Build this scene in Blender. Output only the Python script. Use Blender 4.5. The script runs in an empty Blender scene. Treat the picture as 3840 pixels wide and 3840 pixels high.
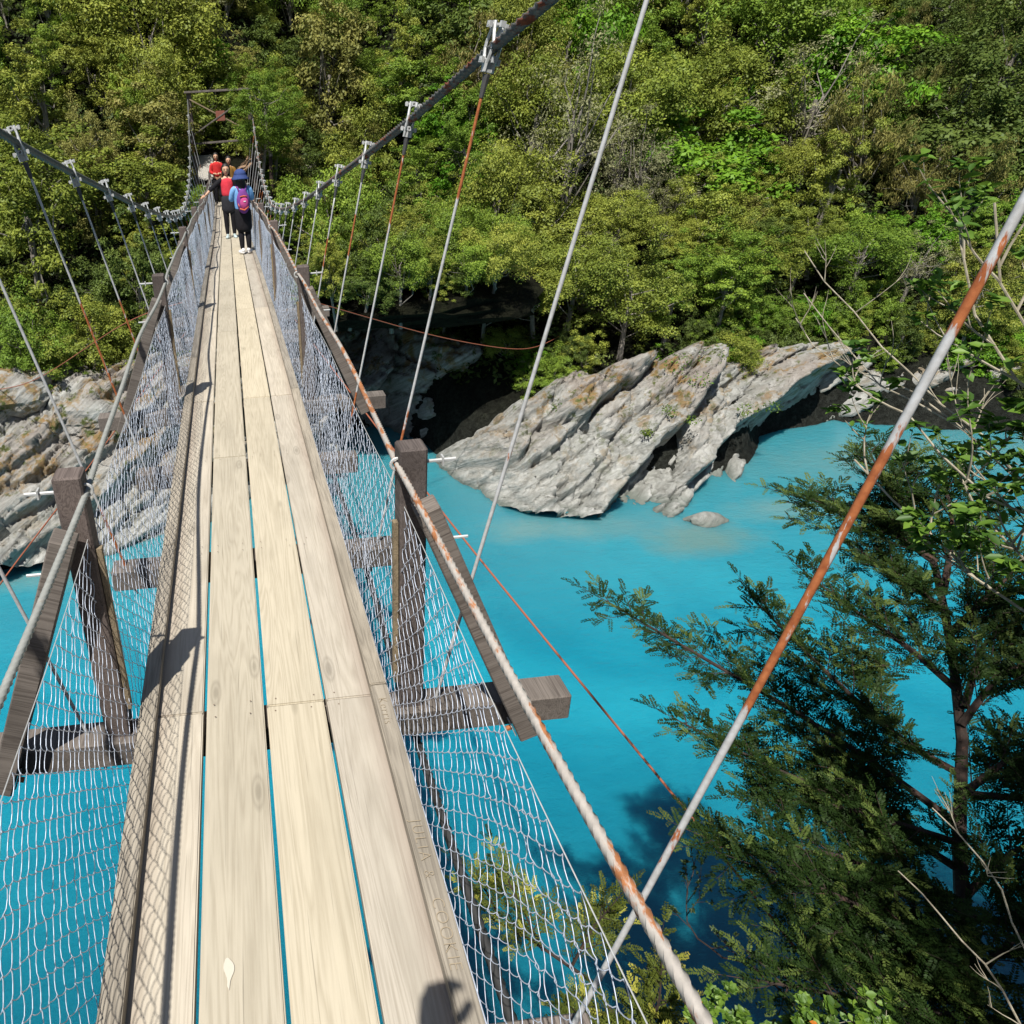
import bpy, bmesh, math, random
import numpy as np
from mathutils import Vector, Matrix
R = math.radians
random.seed(7); rng = np.random.default_rng(11)
S = bpy.context.scene
COL = S.collection
# ---------------------------------------------------------------- camera
cam = bpy.data.cameras.new('camera'); camo = bpy.data.objects.new('camera', cam); COL.objects.link(camo)
cam.sensor_width = 36; cam.sensor_fit = 'HORIZONTAL'; cam.lens = 36*2816.6/3840
cam.shift_x = .5-1116.3/3840; cam.clip_start = .02; cam.clip_end = 500
CAM = Vector((.0345, 0, 2.0785))
camo.matrix_world = Matrix(((.994575, .088746, -.054263, CAM.x), (-.088962, .455337, -.885864, CAM.y), (-.053909, .885885, .460762, CAM.z), (0, 0, 0, 1)))
S.camera = camo
# ---------------------------------------------------------------- light
SUN = Vector((-.243, -.49, 1)).normalized()
W = bpy.data.worlds.new('World'); S.world = W; W.use_nodes = True
wn = W.node_tree; bg = wn.nodes['Background']; sky = wn.nodes.new('ShaderNodeTexSky')
sky.sky_type = 'NISHITA'; sky.sun_disc = False
sky.sun_elevation = math.asin(SUN.z); sky.sun_rotation = math.atan2(SUN.x, SUN.y)
wn.links.new(sky.outputs[0], bg.inputs[0]); bg.inputs[1].default_value = .058
sl = bpy.data.lights.new('sun', 'SUN'); sl.energy = 4.6; sl.angle = R(.53); sl.color = (1, .955, .88)
so = bpy.data.objects.new('sun', sl); COL.objects.link(so); so.rotation_euler = SUN.to_track_quat('Z', 'Y').to_euler(); so.location = (0, -10, 30)
S.view_settings.view_transform = 'Standard'; S.view_settings.look = 'None'; S.view_settings.gamma = 1
S.view_settings.exposure = .55
try: S.view_settings.use_curve_mapping = False
except Exception: pass

# ================================================================ helpers
def tag(o, label=None, cat=None, group=None, kind=None):
    if label: o['label'] = label
    if cat: o['category'] = cat
    if group: o['group'] = group
    if kind: o['kind'] = kind
    return o
def empty(name, loc=(0, 0, 0), label=None, cat=None, group=None):
    o = bpy.data.objects.new(name, None); COL.objects.link(o); o.location = loc; o.empty_display_size = .2
    return tag(o, label, cat, group)
def link(name, me, mat=None, parent=None, loc=None, smooth=False):
    o = bpy.data.objects.new(name, me); COL.objects.link(o)
    if mat is not None and not me.materials: me.materials.append(mat)
    if parent is not None: o.parent = parent
    if loc is not None: o.location = loc
    if smooth: me.polygons.foreach_set('use_smooth', np.ones(len(me.polygons), dtype=bool))
    return o
def npmesh(name, V, F, attrs=None):
    V = np.asarray(V, dtype=np.float32); F = np.asarray(F, dtype=np.int32)
    me = bpy.data.meshes.new(name); k = F.shape[1]
    me.vertices.add(len(V)); me.vertices.foreach_set('co', V.ravel())
    me.loops.add(F.size); me.loops.foreach_set('vertex_index', F.ravel())
    me.polygons.add(len(F)); me.polygons.foreach_set('loop_start', np.arange(0, F.size, k, dtype=np.int32))
    me.update(calc_edges=True)
    if attrs:
        for n, (dom, a) in attrs.items():
            at = me.attributes.new(n, 'FLOAT', dom); at.data.foreach_set('value', np.asarray(a, dtype=np.float32))
    return me
class MB:
    """collects quads/tris, builds ONE mesh"""
    def __init__(s): s.v = []; s.f = []
    def box(s, c, h, M=None, taper=1):
        b = len(s.v)
        for z in (-1, 1):
            t = taper if z > 0 else 1
            for x, y in ((-1, -1), (1, -1), (1, 1), (-1, 1)):
                p = Vector((x*h[0]*t, y*h[1]*t, z*h[2]))
                if M is not None: p = M @ p
                s.v.append(tuple(Vector(c)+p))
        for q in ((0, 3, 2, 1), (4, 5, 6, 7), (0, 1, 5, 4), (1, 2, 6, 5), (2, 3, 7, 6), (3, 0, 4, 7)): s.f.append(tuple(b+i for i in q))
        return s
    def tube(s, pts, r, n=8, cap=True):
        pts = [Vector(p) for p in pts]; rs = r if isinstance(r, (list, tuple)) else [r]*len(pts)
        b = len(s.v); up = None
        for i, p in enumerate(pts):
            t = (pts[min(i+1, len(pts)-1)]-pts[max(i-1, 0)]).normalized()
            if up is None: up = Vector((0, 0, 1)) if abs(t.z) < .9 else Vector((1, 0, 0))
            u = (up-t*up.dot(t)).normalized(); w = t.cross(u); up = u
            for j in range(n):
                a = 2*math.pi*j/n; s.v.append(tuple(p+(u*math.cos(a)+w*math.sin(a))*rs[i]))
        for i in range(len(pts)-1):
            for j in range(n):
                a = b+i*n+j; c = b+i*n+(j+1) % n; s.f.append((a, c, c+n, a+n))
        if cap: s.f.append(tuple(b+j for j in range(n))[::-1]); s.f.append(tuple(b+(len(pts)-1)*n+j for j in range(n)))
        return s
    def blob(s, c, r, nu=10, nv=7, fn=None):
        b = len(s.v)
        for i in range(nv+1):
            th = math.pi*i/nv
            for j in range(nu):
                a = 2*math.pi*j/nu; d = Vector((math.sin(th)*math.cos(a), math.sin(th)*math.sin(a), math.cos(th)))
                p = Vector((d.x*r[0], d.y*r[1], d.z*r[2]))
                if fn: p = fn(d, p)
                s.v.append(tuple(Vector(c)+p))
        for i in range(nv):
            for j in range(nu):
                a = b+i*nu+j; c2 = b+i*nu+(j+1) % nu; s.f.append((a, a+nu, c2+nu, c2))
        return s
    def mesh(s, name):
        me = bpy.data.meshes.new(name); me.from_pydata(s.v, [], s.f); me.update(); return me
    def build(s, name, mat, parent=None, loc=None, smooth=False): return link(name, s.mesh(name), mat, parent, loc, smooth)
def bevel_box(name, h, bv=.006, seg=1, wob=0, cuts=0):
    bm = bmesh.new(); bmesh.ops.create_cube(bm, size=2)
    for v in bm.verts: v.co = Vector((v.co.x*h[0], v.co.y*h[1], v.co.z*h[2]))
    if cuts:
        ax = max(range(3), key=lambda i: h[i])
        es = [e for e in bm.edges if abs((e.verts[0].co-e.verts[1].co)[ax]) > h[ax]]
        bmesh.ops.subdivide_edges(bm, edges=es, cuts=cuts)
    es = [e for e in bm.edges if len(e.link_faces) == 2 and e.calc_face_angle(0) > .5]
    bmesh.ops.bevel(bm, geom=es, offset=bv, segments=seg, affect='EDGES')
    if wob:
        for v in bm.verts: v.co += Vector((random.uniform(-1, 1), random.uniform(-1, 1), random.uniform(-1, 1)))*wob
    me = bpy.data.meshes.new(name); bm.to_mesh(me); bm.free(); return me
# value noise (numpy)
def _h(ix, iy, iz):
    n = (ix.astype(np.int64)*374761393+iy.astype(np.int64)*668265263+iz.astype(np.int64)*2147483647) & 0xffffffff
    n = ((n ^ (n >> 13))*1274126177) & 0xffffffff
    n = (n ^ (n >> 16)) & 0xffffffff
    return n/4294967295.0
def vnoise(x, y, z=0):
    x = np.asarray(x, float); y = np.asarray(y, float); z = np.zeros_like(x)+z
    x0, y0, z0 = np.floor(x), np.floor(y), np.floor(z); fx, fy, fz = x-x0, y-y0, z-z0
    fx, fy, fz = [t*t*(3-2*t) for t in (fx, fy, fz)]; r = 0
    for a in (0, 1):
        for b in (0, 1):
            for c in (0, 1):
                r = r+_h(x0+a, y0+b, z0+c)*(fx if a else 1-fx)*(fy if b else 1-fy)*(fz if c else 1-fz)
    return r*2-1
def fbm(x, y, z=0, o=4):
    r = 0; a = 1; t = 0
    for i in range(o): r = r+a*vnoise(x*2**i+i*17.3, y*2**i-i*9.1, np.asarray(z)*2**i+i*3.7); t += a; a *= .5
    return r/t
# ---------------------------------------------------------------- materials
def mat(name, col=(.5, .5, .5), rough=.7, metal=0, spec=.5):
    m = bpy.data.materials.new(name); m.use_nodes = True; b = m.node_tree.nodes['Principled BSDF']
    b.inputs['Base Color'].default_value = (*col, 1); b.inputs['Roughness'].default_value = rough; b.inputs['Metallic'].default_value = metal
    b.inputs['Specular IOR Level'].default_value = spec
    return m
class G:
    def __init__(s, m): s.t = m.node_tree; s.b = s.t.nodes['Principled BSDF']; s.o = s.t.nodes['Material Output']
    def n(s, ty, **k):
        nd = s.t.nodes.new(ty)
        for a, v in k.items(): setattr(nd, a, v)
        return nd
    def l(s, a, b): s.t.links.new(a, b)
    def coords(s, kind='Object', scale=(1, 1, 1), rnd=0, rot=(0, 0, 0)):
        tc = s.n('ShaderNodeTexCoord'); out = tc.outputs[kind]
        mp = s.n('ShaderNodeMapping'); mp.inputs['Scale'].default_value = scale; mp.inputs['Rotation'].default_value = rot; s.l(out, mp.inputs[0])
        if rnd:
            oi = s.n('ShaderNodeObjectInfo'); mu = s.n('ShaderNodeMath', operation='MULTIPLY'); mu.inputs[1].default_value = rnd
            s.l(oi.outputs['Random'], mu.inputs[0]); s.l(mu.outputs[0], mp.inputs['Location'])
        return mp.outputs[0]
    def noise(s, v, scale=5, detail=4, rough=.55, dist=0):
        t = s.n('ShaderNodeTexNoise'); t.inputs['Scale'].default_value = scale; t.inputs['Detail'].default_value = detail
        t.inputs['Roughness'].default_value = rough; t.inputs['Distortion'].default_value = dist; s.l(v, t.inputs['Vector']); return t.outputs['Fac']
    def ramp(s, f, stops, interp='LINEAR'):
        r = s.n('ShaderNodeValToRGB'); r.color_ramp.interpolation = interp; e = r.color_ramp.elements
        while len(e) < len(stops): e.new(.5)
        for i, (p, c) in enumerate(stops):
            e[i].position = p; e[i].color = (*c, 1) if isinstance(c, (tuple, list)) else (c, c, c, 1)
        s.l(f, r.inputs[0]); return r.outputs[0]
    def mix(s, f, a, b, blend='MIX'):
        m = s.n('ShaderNodeMix', data_type='RGBA', blend_type=blend)
        for sock, v in ((m.inputs[0], f), (m.inputs[6], a), (m.inputs[7], b)):
            if hasattr(v, 'links') or isinstance(v, bpy.types.NodeSocket): s.l(v, sock)
            elif isinstance(v, (tuple, list)): sock.default_value = (*v, 1)
            else: sock.default_value = v if sock is m.inputs[0] else (v, v, v, 1)
        return m.outputs[2]
    def math(s, op, a, b=0.0, clamp=False):
        m = s.n('ShaderNodeMath', operation=op); m.use_clamp = clamp
        for i, v in enumerate((a, b)):
            if isinstance(v, bpy.types.NodeSocket): s.l(v, m.inputs[i])
            else: m.inputs[i].default_value = v
        return m.outputs[0]
    def bump(s, f, strength=.3, dist=.01, prev=None):
        b = s.n('ShaderNodeBump'); b.inputs['Strength'].default_value = strength; b.inputs['Distance'].default_value = dist
        s.l(f, b.inputs['Height'])
        if prev is not None: s.l(prev, b.inputs['Normal'])
        s.l(b.outputs[0], s.b.inputs['Normal']); return b.outputs[0]
    def base(s, c): s.l(c, s.b.inputs['Base Color'])

def wood_mat(name, light, dark, sx=9, sy=.45, dirt=.25, knots=True, edge=None):
    m = mat(name, rough=.8, spec=.25); g = G(m)
    v = g.coords('Object', (sx, sy, sx*.6), rnd=37)
    n1 = g.noise(v, 1.0, 3, .5, .8)
    rings = g.math('FRACT', g.math('MULTIPLY', n1, 13.0))
    tri = g.math('ABSOLUTE', g.math('SUBTRACT', rings, .5))
    n2 = g.noise(g.coords('Object', (90, 3, 60), rnd=11), 1, 5, .7)
    f = g.math('ADD', g.math('MULTIPLY', tri, .55), g.math('MULTIPLY', n2, .7))
    c = g.ramp(f, [(.25, dark), (.55, light), (.9, [min(1, q*1.12) for q in light])])
    n3 = g.noise(g.coords('Object', (4, 1.3, 4), rnd=23), 1, 4, .6)
    c = g.mix(g.ramp(n3, [(.45, 0), (.7, dirt)]), c, [q*.55 for q in dark])
    # fine checks along the grain
    n4 = g.noise(g.coords('Object', (160, 2.2, 160), rnd=7), 1, 2, .5)
    ck = g.ramp(n4, [(.66, 0), (.74, .45)])
    c = g.mix(ck, c, [q*.35 for q in dark])
    if knots:
        vo = g.n('ShaderNodeTexVoronoi'); vo.inputs['Scale'].default_value = 1; g.l(g.coords('Object', (6, 1.7, 3), rnd=51), vo.inputs['Vector'])
        kf = g.ramp(vo.outputs['Distance'], [(.0, .75), (.07, .55), (.1, .15), (.13, .4), (.17, 0)])
        c = g.mix(kf, c, [q*.55 for q in dark])
    oi = g.n('ShaderNodeObjectInfo')
    hv = g.n('ShaderNodeHueSaturation'); g.l(c, hv.inputs['Color'])
    g.l(g.math('ADD', g.math('MULTIPLY', oi.outputs['Random'], .22), .9), hv.inputs['Value'])
    g.l(g.math('ADD', g.math('MULTIPLY', oi.outputs['Random'], .16), .84), hv.inputs['Saturation'])
    c = hv.outputs[0]
    if edge:   # boot-scuffed, damp-darkened band towards the kerb (dirt that lies along the board)
        sp = g.n('ShaderNodeSeparateXYZ'); g.l(g.coords('Object'), sp.inputs[0])
        wv = g.noise(g.coords('Object', (3, 1.5, 3), rnd=5), 1, 4, .6)
        e = g.math('ADD', g.math('MULTIPLY', sp.outputs[0], edge[0]), g.math('MULTIPLY', g.math('SUBTRACT', wv, .5), .07))
        c = g.mix(g.ramp(e, [(edge[1], 0), (edge[2], .62)]), c, edge[3])
    g.base(c)
    g.bump(f, .35, .004, g.bump(ck, .4, -.003))
    return m
WOOD = wood_mat('wood_plank', (.455, .40, .295), (.36, .31, .22), dirt=.24)
WOOD_OUT = wood_mat('wood_plank_outer', (.45, .40, .32), (.355, .31, .24), dirt=.3, edge=(1, -.01, .10, (.19, .135, .115)))
KERB = wood_mat('wood_kerb', (.33, .29, .23), (.19, .165, .13), sx=14, dirt=.5, knots=False)
TIMBER = wood_mat('wood_timber', (.175, .15, .13), (.085, .07, .06), sx=22, dirt=.6)
TIMBER2 = wood_mat('wood_post', (.14, .112, .10), (.065, .05, .045), sx=24, sy=.5, dirt=.5, knots=False)
BATTEN = wood_mat('wood_batten', (.26, .20, .12), (.12, .09, .055), sx=20, dirt=.4, knots=False)

def steel_mat(name, grey, rust, lo, hi, sc=3, metal=.25, rough=.5, aniso=(1, 1, 1)):
    m = mat(name, rough=rough, metal=metal); g = G(m)
    n = g.noise(g.coords('Object', aniso, rnd=19), sc, 5, .6)
    n2 = g.noise(g.coords('Object', rnd=3), 40, 3, .6)
    gc = g.ramp(n2, [(.3, [q*.75 for q in grey]), (.7, grey)])
    rc = g.ramp(n2, [(.3, [q*.6 for q in rust]), (.7, rust)])
    f = g.ramp(n, [(lo, 0), (hi, 1)])
    g.base(g.mix(f, gc, rc)); g.l(g.math('SUBTRACT', metal, g.math('MULTIPLY', f, metal)), g.b.inputs['Metallic'])
    g.l(g.math('ADD', g.math('MULTIPLY', f, .4), rough), g.b.inputs['Roughness'])
    g.bump(n2, .2, .001)
    return m
GALV = steel_mat('steel_galvanised', (.62, .63, .62), (.36, .2, .11), .72, .8, 4, .3)
ROD = steel_mat('steel_hanger_rod', (.55, .55, .53), (.42, .12, .035), .55, .60, 1.1, .2, aniso=(.6, .6, 1.5))
def rod_mat():
    m = mat('steel_hanger_rod', rough=.5, metal=.15); g = G(m); at = g.n('ShaderNodeAttribute'); at.attribute_name = 'rust'
    n = g.noise(g.coords('Object', (2.2, 2.2, .45), rnd=19), 26, 4, .65); n2 = g.noise(g.coords('Object', rnd=3), 60, 3, .6)
    f = g.ramp(g.math('ADD', at.outputs['Fac'], g.math('MULTIPLY', g.math('SUBTRACT', n, .5), 1.9)), [(.44, 0), (.56, 1)])
    g.base(g.mix(f, g.ramp(n2, [(.3, (.42, .42, .41)), (.7, (.56, .57, .58))]), g.ramp(n2, [(.3, (.26, .07, .02)), (.7, (.44, .15, .05))])))
    g.l(g.math('ADD', g.math('MULTIPLY', f, .4), .5), g.b.inputs['Roughness']); return m
ROD = rod_mat()
ROPE_R = steel_mat('steel_rope_rusty', (.52, .48, .43), (.40, .16, .06), .51, .57, 24, .2, aniso=(1.4, .35, 1))
ROPE_L = steel_mat('steel_rope_grey', (.40, .41, .38), (.25, .16, .10), .66, .75, 8, .25)
MAIN_R = steel_mat('steel_main_rope_rusty', (.16, .165, .155), (.25, .065, .025), .53, .60, 14, .2, aniso=(1, .6, 2))
MAIN_L = steel_mat('steel_main_rope_grey', (.13, .135, .125), (.2, .1, .05), .7, .8, 9, .2)
NET = mat('steel_net_wire', (.60, .66, .78), .5, .3)
RUST = mat('steel_guy_rust', (.30, .09, .045), .75)
DARKROPE = mat('steel_dark_rope', (.035, .035, .035), .6)
BLOCK = mat('steel_dark_socket', (.06, .06, .06), .6)

def rock_mat():
    m = mat('rock_schist', rough=.85, spec=.3); g = G(m)
    co = g.coords('Object'); cs = g.coords('Object', (1.2, 1.2, 1.2), rot=(R(10), R(38), R(-20)))
    st = g.n('ShaderNodeMapping'); st.inputs['Scale'].default_value = (.55, .55, 4.5); g.l(cs, st.inputs[0])
    n1 = g.noise(st.outputs[0], 1.6, 6, .65, .5); n2 = g.noise(co, .5, 5, .6); n3 = g.noise(co, 9, 5, .7)
    c = g.ramp(n1, [(.28, (.15, .15, .135)), (.45, (.27, .275, .255)), (.62, (.40, .405, .385)), (.8, (.54, .545, .52))])
    c = g.mix(g.ramp(n3, [(.4, 0), (.7, .35)]), c, (.16, .15, .13))
    sp = g.n('ShaderNodeSeparateXYZ'); g.l(co, sp.inputs[0]); z = sp.outputs[2]
    hi = g.ramp(g.math('MULTIPLY', g.math('ADD', z, 7.6), .42), [(.0, 0), (.4, .45), (.9, 1)])
    pur = g.math('MULTIPLY', g.ramp(n2, [(.42, .0), (.62, .6)]), hi)
    c = g.mix(pur, c, (.22, .175, .145))
    n4 = g.noise(co, 1.3, 6, .7, .4)
    lich = g.math('MULTIPLY', g.ramp(n4, [(.52, 0), (.60, 1)]), hi)
    c = g.mix(g.math('MULTIPLY', lich, .85), c, g.ramp(n3, [(.35, (.24, .12, .03)), (.65, (.17, .13, .035))]))
    n5 = g.noise(co, 2.2, 6, .7)
    moss = g.math('MULTIPLY', g.ramp(n5, [(.56, 0), (.63, 1)]), hi)
    c = g.mix(moss, c, (.07, .085, .02))
    wet = g.ramp(g.math('ADD', z, 8.0), [(.05, .8), (.22, 0)])
    c = g.mix(wet, c, (.12, .14, .12))
    g.base(c)
    g.bump(n3, .6, .05, g.bump(n1, .9, .12))
    return m
ROCK = rock_mat()
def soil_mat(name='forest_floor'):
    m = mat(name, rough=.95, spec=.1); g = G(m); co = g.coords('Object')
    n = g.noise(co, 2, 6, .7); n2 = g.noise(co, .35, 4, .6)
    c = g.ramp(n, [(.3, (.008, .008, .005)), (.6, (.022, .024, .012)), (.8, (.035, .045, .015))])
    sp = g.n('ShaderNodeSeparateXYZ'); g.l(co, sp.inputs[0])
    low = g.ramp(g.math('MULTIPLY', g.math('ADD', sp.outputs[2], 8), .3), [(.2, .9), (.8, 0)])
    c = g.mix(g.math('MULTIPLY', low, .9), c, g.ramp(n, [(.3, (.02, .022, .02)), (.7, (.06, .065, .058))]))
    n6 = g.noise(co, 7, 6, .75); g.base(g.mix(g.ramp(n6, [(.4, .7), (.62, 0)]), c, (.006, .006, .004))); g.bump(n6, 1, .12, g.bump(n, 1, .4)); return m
SOIL = soil_mat()
EARTH = mat('earth_bank', rough=.95); _g = G(EARTH)
_n = _g.noise(_g.coords('Object'), 5, 6, .75); _g.base(_g.ramp(_n, [(.3, (.10, .065, .04)), (.55, (.30, .19, .12)), (.72, (.42, .30, .2)), (.8, (.10, .12, .04))])); _g.bump(_n, .8, .08)
CONC = mat('path_gravel', (.3, .29, .26), .9); _g = G(CONC); _n = _g.noise(_g.coords('Object'), 14, 5, .7)
_g.base(_g.ramp(_n, [(.35, (.24, .23, .2)), (.7, (.42, .40, .36))])); _g.bump(_n, .5, .02)

def water_mat():
    m = mat('water_turquoise', rough=.12, spec=.5); g = G(m); co = g.coords('Object')
    n = g.noise(co, .22, 5, .6, .6)
    c = g.ramp(n, [(.36, (.006, .195, .28)), (.64, (.014, .27, .36))])
    sp = g.n('ShaderNodeSeparateXYZ'); g.l(co, sp.inputs[0])
    # darker water towards the near bank and milky shallows along the far rocks
    near = g.ramp(g.math('MULTIPLY', sp.outputs[1], .1), [(.4, .95), (1.3, 0)])
    c = g.mix(near, c, (.003, .085, .13))
    far = g.ramp(g.math('MULTIPLY', sp.outputs[1], .05), [(.6, 0), (.95, .65)])
    c = g.mix(far, c, (.06, .22, .25))
    wv = g.noise(co, 1.3, 4, .6)
    for (x, y, rx, ry, col, s) in ((11.3, 15.9, 1.9, 1.1, (.13, .22, .20), .75), (7.4, 17.2, 1.8, .9, (.15, .26, .25), .6), (9.6, 16.9, 2.6, .9, (.13, .25, .25), .55),
                                   (-5, 17.0, 3.5, .8, (.15, .26, .25), .5), (20, 19.5, 6, 2.0, (.12, .24, .24), .6), (14.4, 17, 2.2, .9, (.15, .26, .25), .6)):
        vm = g.n('ShaderNodeMapping', vector_type='POINT'); vm.inputs['Location'].default_value = (-x/rx, -y/ry, 0); vm.inputs['Scale'].default_value = (1/rx, 1/ry, 0); g.l(co, vm.inputs[0])
        ln = g.n('ShaderNodeVectorMath', operation='LENGTH'); g.l(vm.outputs[0], ln.inputs[0])
        f = g.ramp(g.math('ADD', ln.outputs['Value'], g.math('MULTIPLY', g.math('SUBTRACT', wv, .5), .9)), [(.25, s), (1.05, 0)])
        c = g.mix(f, c, col)
    g.base(c)
    w1 = g.noise(g.coords('Object', (1, 2.2, 1), rot=(0, 0, R(20))), 2.6, 4, .6, .3); w2 = g.noise(g.coords('Object', (1, 1.8, 1), rot=(0, 0, R(35))), 9, 3, .6)
    g.b.inputs['Subsurface Weight'].default_value = .85; g.b.inputs['Subsurface Radius'].default_value = (.25, .9, 1.0); g.b.inputs['Subsurface Scale'].default_value = 1.3
    w3 = g.noise(g.coords('Object', (1, 2.6, 1), rot=(0, 0, R(28))), 22, 2, .5)
    g.bump(w3, .10, .02, g.bump(w2, .22, .05, g.bump(w1, .25, .12)))
    return m
WATER = water_mat()

def leaf_mat(name, gloss=.08, transl=.32, vmax=1.62, hmax=.482):
    m = bpy.data.materials.new(name); m.use_nodes = True; t = m.node_tree; t.nodes.clear()
    N = t.nodes.new; L = t.links.new
    o = N('ShaderNodeOutputMaterial'); oi = N('ShaderNodeObjectInfo'); at = N('ShaderNodeAttribute'); at.attribute_name = 'tint'
    mr = N('ShaderNodeMapRange'); L(at.outputs['Fac'], mr.inputs[0]); mr.inputs[3].default_value = .45; mr.inputs[4].default_value = vmax
    hs = N('ShaderNodeHueSaturation'); L(oi.outputs['Color'], hs.inputs['Color']); L(mr.outputs[0], hs.inputs['Value'])
    h2 = N('ShaderNodeMapRange'); L(at.outputs['Fac'], h2.inputs[0]); h2.inputs[3].default_value = .52; h2.inputs[4].default_value = hmax; L(h2.outputs[0], hs.inputs['Hue'])
    d = N('ShaderNodeBsdfDiffuse'); tr = N('ShaderNodeBsdfTranslucent'); gl = N('ShaderNodeBsdfGlossy'); gl.inputs['Roughness'].default_value = .5
    hb = N('ShaderNodeHueSaturation'); L(hs.outputs[0], hb.inputs['Color']); hb.inputs['Value'].default_value = 1.25; hb.inputs['Hue'].default_value = .49
    L(hs.outputs[0], d.inputs[0]); L(hb.outputs[0], tr.inputs[0]); gl.inputs[0].default_value = (.55, .65, .5, 1)
    m1 = N('ShaderNodeMixShader'); m1.inputs[0].default_value = transl; L(d.outputs[0], m1.inputs[1]); L(tr.outputs[0], m1.inputs[2])
    m2 = N('ShaderNodeMixShader'); m2.inputs[0].default_value = gloss; L(m1.outputs[0], m2.inputs[1]); L(gl.outputs[0], m2.inputs[2])
    L(m2.outputs[0], o.inputs[0]); return m
LEAF = leaf_mat('leaf_forest', .022, .22); LEAFN = leaf_mat('leaf_glossy', .045, .35); LEAFC = leaf_mat('leaf_conifer', .012, .25, 4.2, .455)
BARK = mat('bark_grey', rough=.9); _g = G(BARK); _n = _g.noise(_g.coords('Object', (1, 1, .3), rnd=9), 9, 5, .7); _g.base(_g.ramp(_n, [(.3, (.10, .085, .07)), (.7, (.34, .31, .27))])); _g.bump(_n, .5, .02)
BARKD = mat('bark_dark', rough=.9); _g = G(BARKD); _n = _g.noise(_g.coords('Object', (2, 2, .5)), 14, 5, .7); _g.base(_g.ramp(_n, [(.35, (.018, .012, .009)), (.62, (.045, .027, .02)), (.74, (.16, .06, .035))])); _g.bump(_n, .6, .01)
TWIG = mat('bark_pale_twig', rough=.85); _g = G(TWIG); _n = _g.noise(_g.coords('Object'), 30, 3, .6); _g.base(_g.ramp(_n, [(.3, (.20, .17, .12)), (.7, (.42, .38, .29))]))

# ================================================================ setting
def interp(x, pts):
    a = np.array(pts, float); return np.interp(x, a[:, 0], a[:, 1])
YW = [(-60, 14), (-30, 15), (-6.8, 17.6), (-4, 18.3), (-2.5, 19), (0, 21.2), (1.6, 22), (2.6, 25.4), (5.4, 25.8), (6.6, 21.6), (8.8, 19.3), (12.2, 18.8), (15.3, 20), (17, 22), (20, 22.6), (23, 21), (27, 19.8), (40, 23), (90, 30)]
PROF = [(-6, -10), (0, -8.1), (.7, -6.8), (2.5, -5.4), (5, -3.9), (9, -1.6), (13, .2), (18, 3), (25, 9.5), (40, 25), (70, 50)]
def dzf(Y):
    Y = np.asarray(Y, float); a = .0089*Y-.0017*Y*Y; b = -.39-.046*(Y-18)+.0029*(Y-18)**2
    return np.where(Y < 18, a, np.where(Y < 30, b, b*0+(-.39-.046*12+.0029*144)))
def ground(x, y):
    x = np.asarray(x, float); y = np.asarray(y, float)
    d = y-interp(x, YW); n = fbm(x*.28, y*.28, 0, 4)
    z = interp(d, PROF)+n*1.3*np.clip(d*.3, 0, 1)+fbm(x*1.1, y*1.1, 3, 3)*.35*np.clip(d, 0, 1)
    # gully right of the bridge
    gl = np.exp(-((x-4.6)/1.5)**2)*np.clip(d*.5, 0, 1)*np.clip((34-y)/6, 0, 1); z = z-gl*.6
    # landing and path bench at the far end of the bridge
    w = np.exp(-np.clip(np.abs(x-(-.3))-1.6, 0, 9)**2/1.6)*np.clip((y-29.5)/2, 0, 1)*np.clip((42-y)/3.5, 0, 1)
    ramp = -.62+np.clip(y-31, 0, 20)*.27
    z = z*(1-w)+w*ramp
    # keep the ground under the deck
    u = np.exp(-np.clip(np.abs(x)-1.0, 0, 9)**2/2)*np.clip((31.5-y)/1.5, 0, 1); z = np.where(z > -1.2, z*(1-u)+u*(-1.2), z)
    return z
def grid(name, xs, ys, zf, m, kind='structure'):
    X, Y = np.meshgrid(xs, ys); Z = zf(X, Y); V = np.stack([X, Y, Z], -1).reshape(-1, 3); nx = len(xs); ny = len(ys)
    i = np.arange((ny-1)*(nx-1)); a = (i//(nx-1))*nx+i % (nx-1); F = np.stack([a, a+1, a+nx+1, a+nx], 1)
    o = link(name, npmesh(name, V, F), m, smooth=True); o['kind'] = kind; return o
grid('far_bank', np.arange(-32, 75, .4), np.arange(11, 84, .4), ground, SOIL)
YN = [(-60, -1), (-6, 0), (0, 2.4), (2.5, 2.9), (6, 2.6), (10, 2.6), (20, 4), (40, 8), (90, 14)]
PROFN = [(-5, -11), (0, -8.1), (.5, -6.6), (1.4, -4.6), (3, -3), (4.2, -1.6), (6, -.7), (12, 1), (40, 12)]
def groundn(x, y):
    e = interp(x, YN)-y; return interp(e, PROFN)+fbm(x*.6, y*.6, 5, 3)*.5*np.clip(e, 0, 1)
grid('near_bank', np.arange(-30, 60, .6), np.arange(-30, 16, .4), groundn, SOIL)
me = npmesh('river', [(-80, -30, -8), (120, -30, -8), (120, 60, -8), (-80, 60, -8)], [(0, 1, 2, 3)])
link('river', me, WATER)['kind'] = 'structure'
# path and landing at the far end
def ribbon(name, pts, m, kind):
    V = []; F = []
    for i, (x, y, z, w) in enumerate(pts): V += [(x-w, y, z-.4), (x-w, y, z), (x+w, y, z), (x+w, y, z-.4)]
    for i in range(len(pts)-1):
        a = 4*i
        for j in range(3): F.append((a+j, a+j+1, a+j+5, a+j+4))
    me = bpy.data.meshes.new(name); me.from_pydata(V, [], F); o = link(name, me, m); o['kind'] = kind; return o
ribbon('path', [(-.1, 31.9, -.50, .55), (-.35, 33, -.2, .5), (-.75, 34.2, .3, .5), (-1.0, 35.2, .75, .5), (-.9, 36.2, 1.0, .5)], CONC, 'structure')
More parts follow.
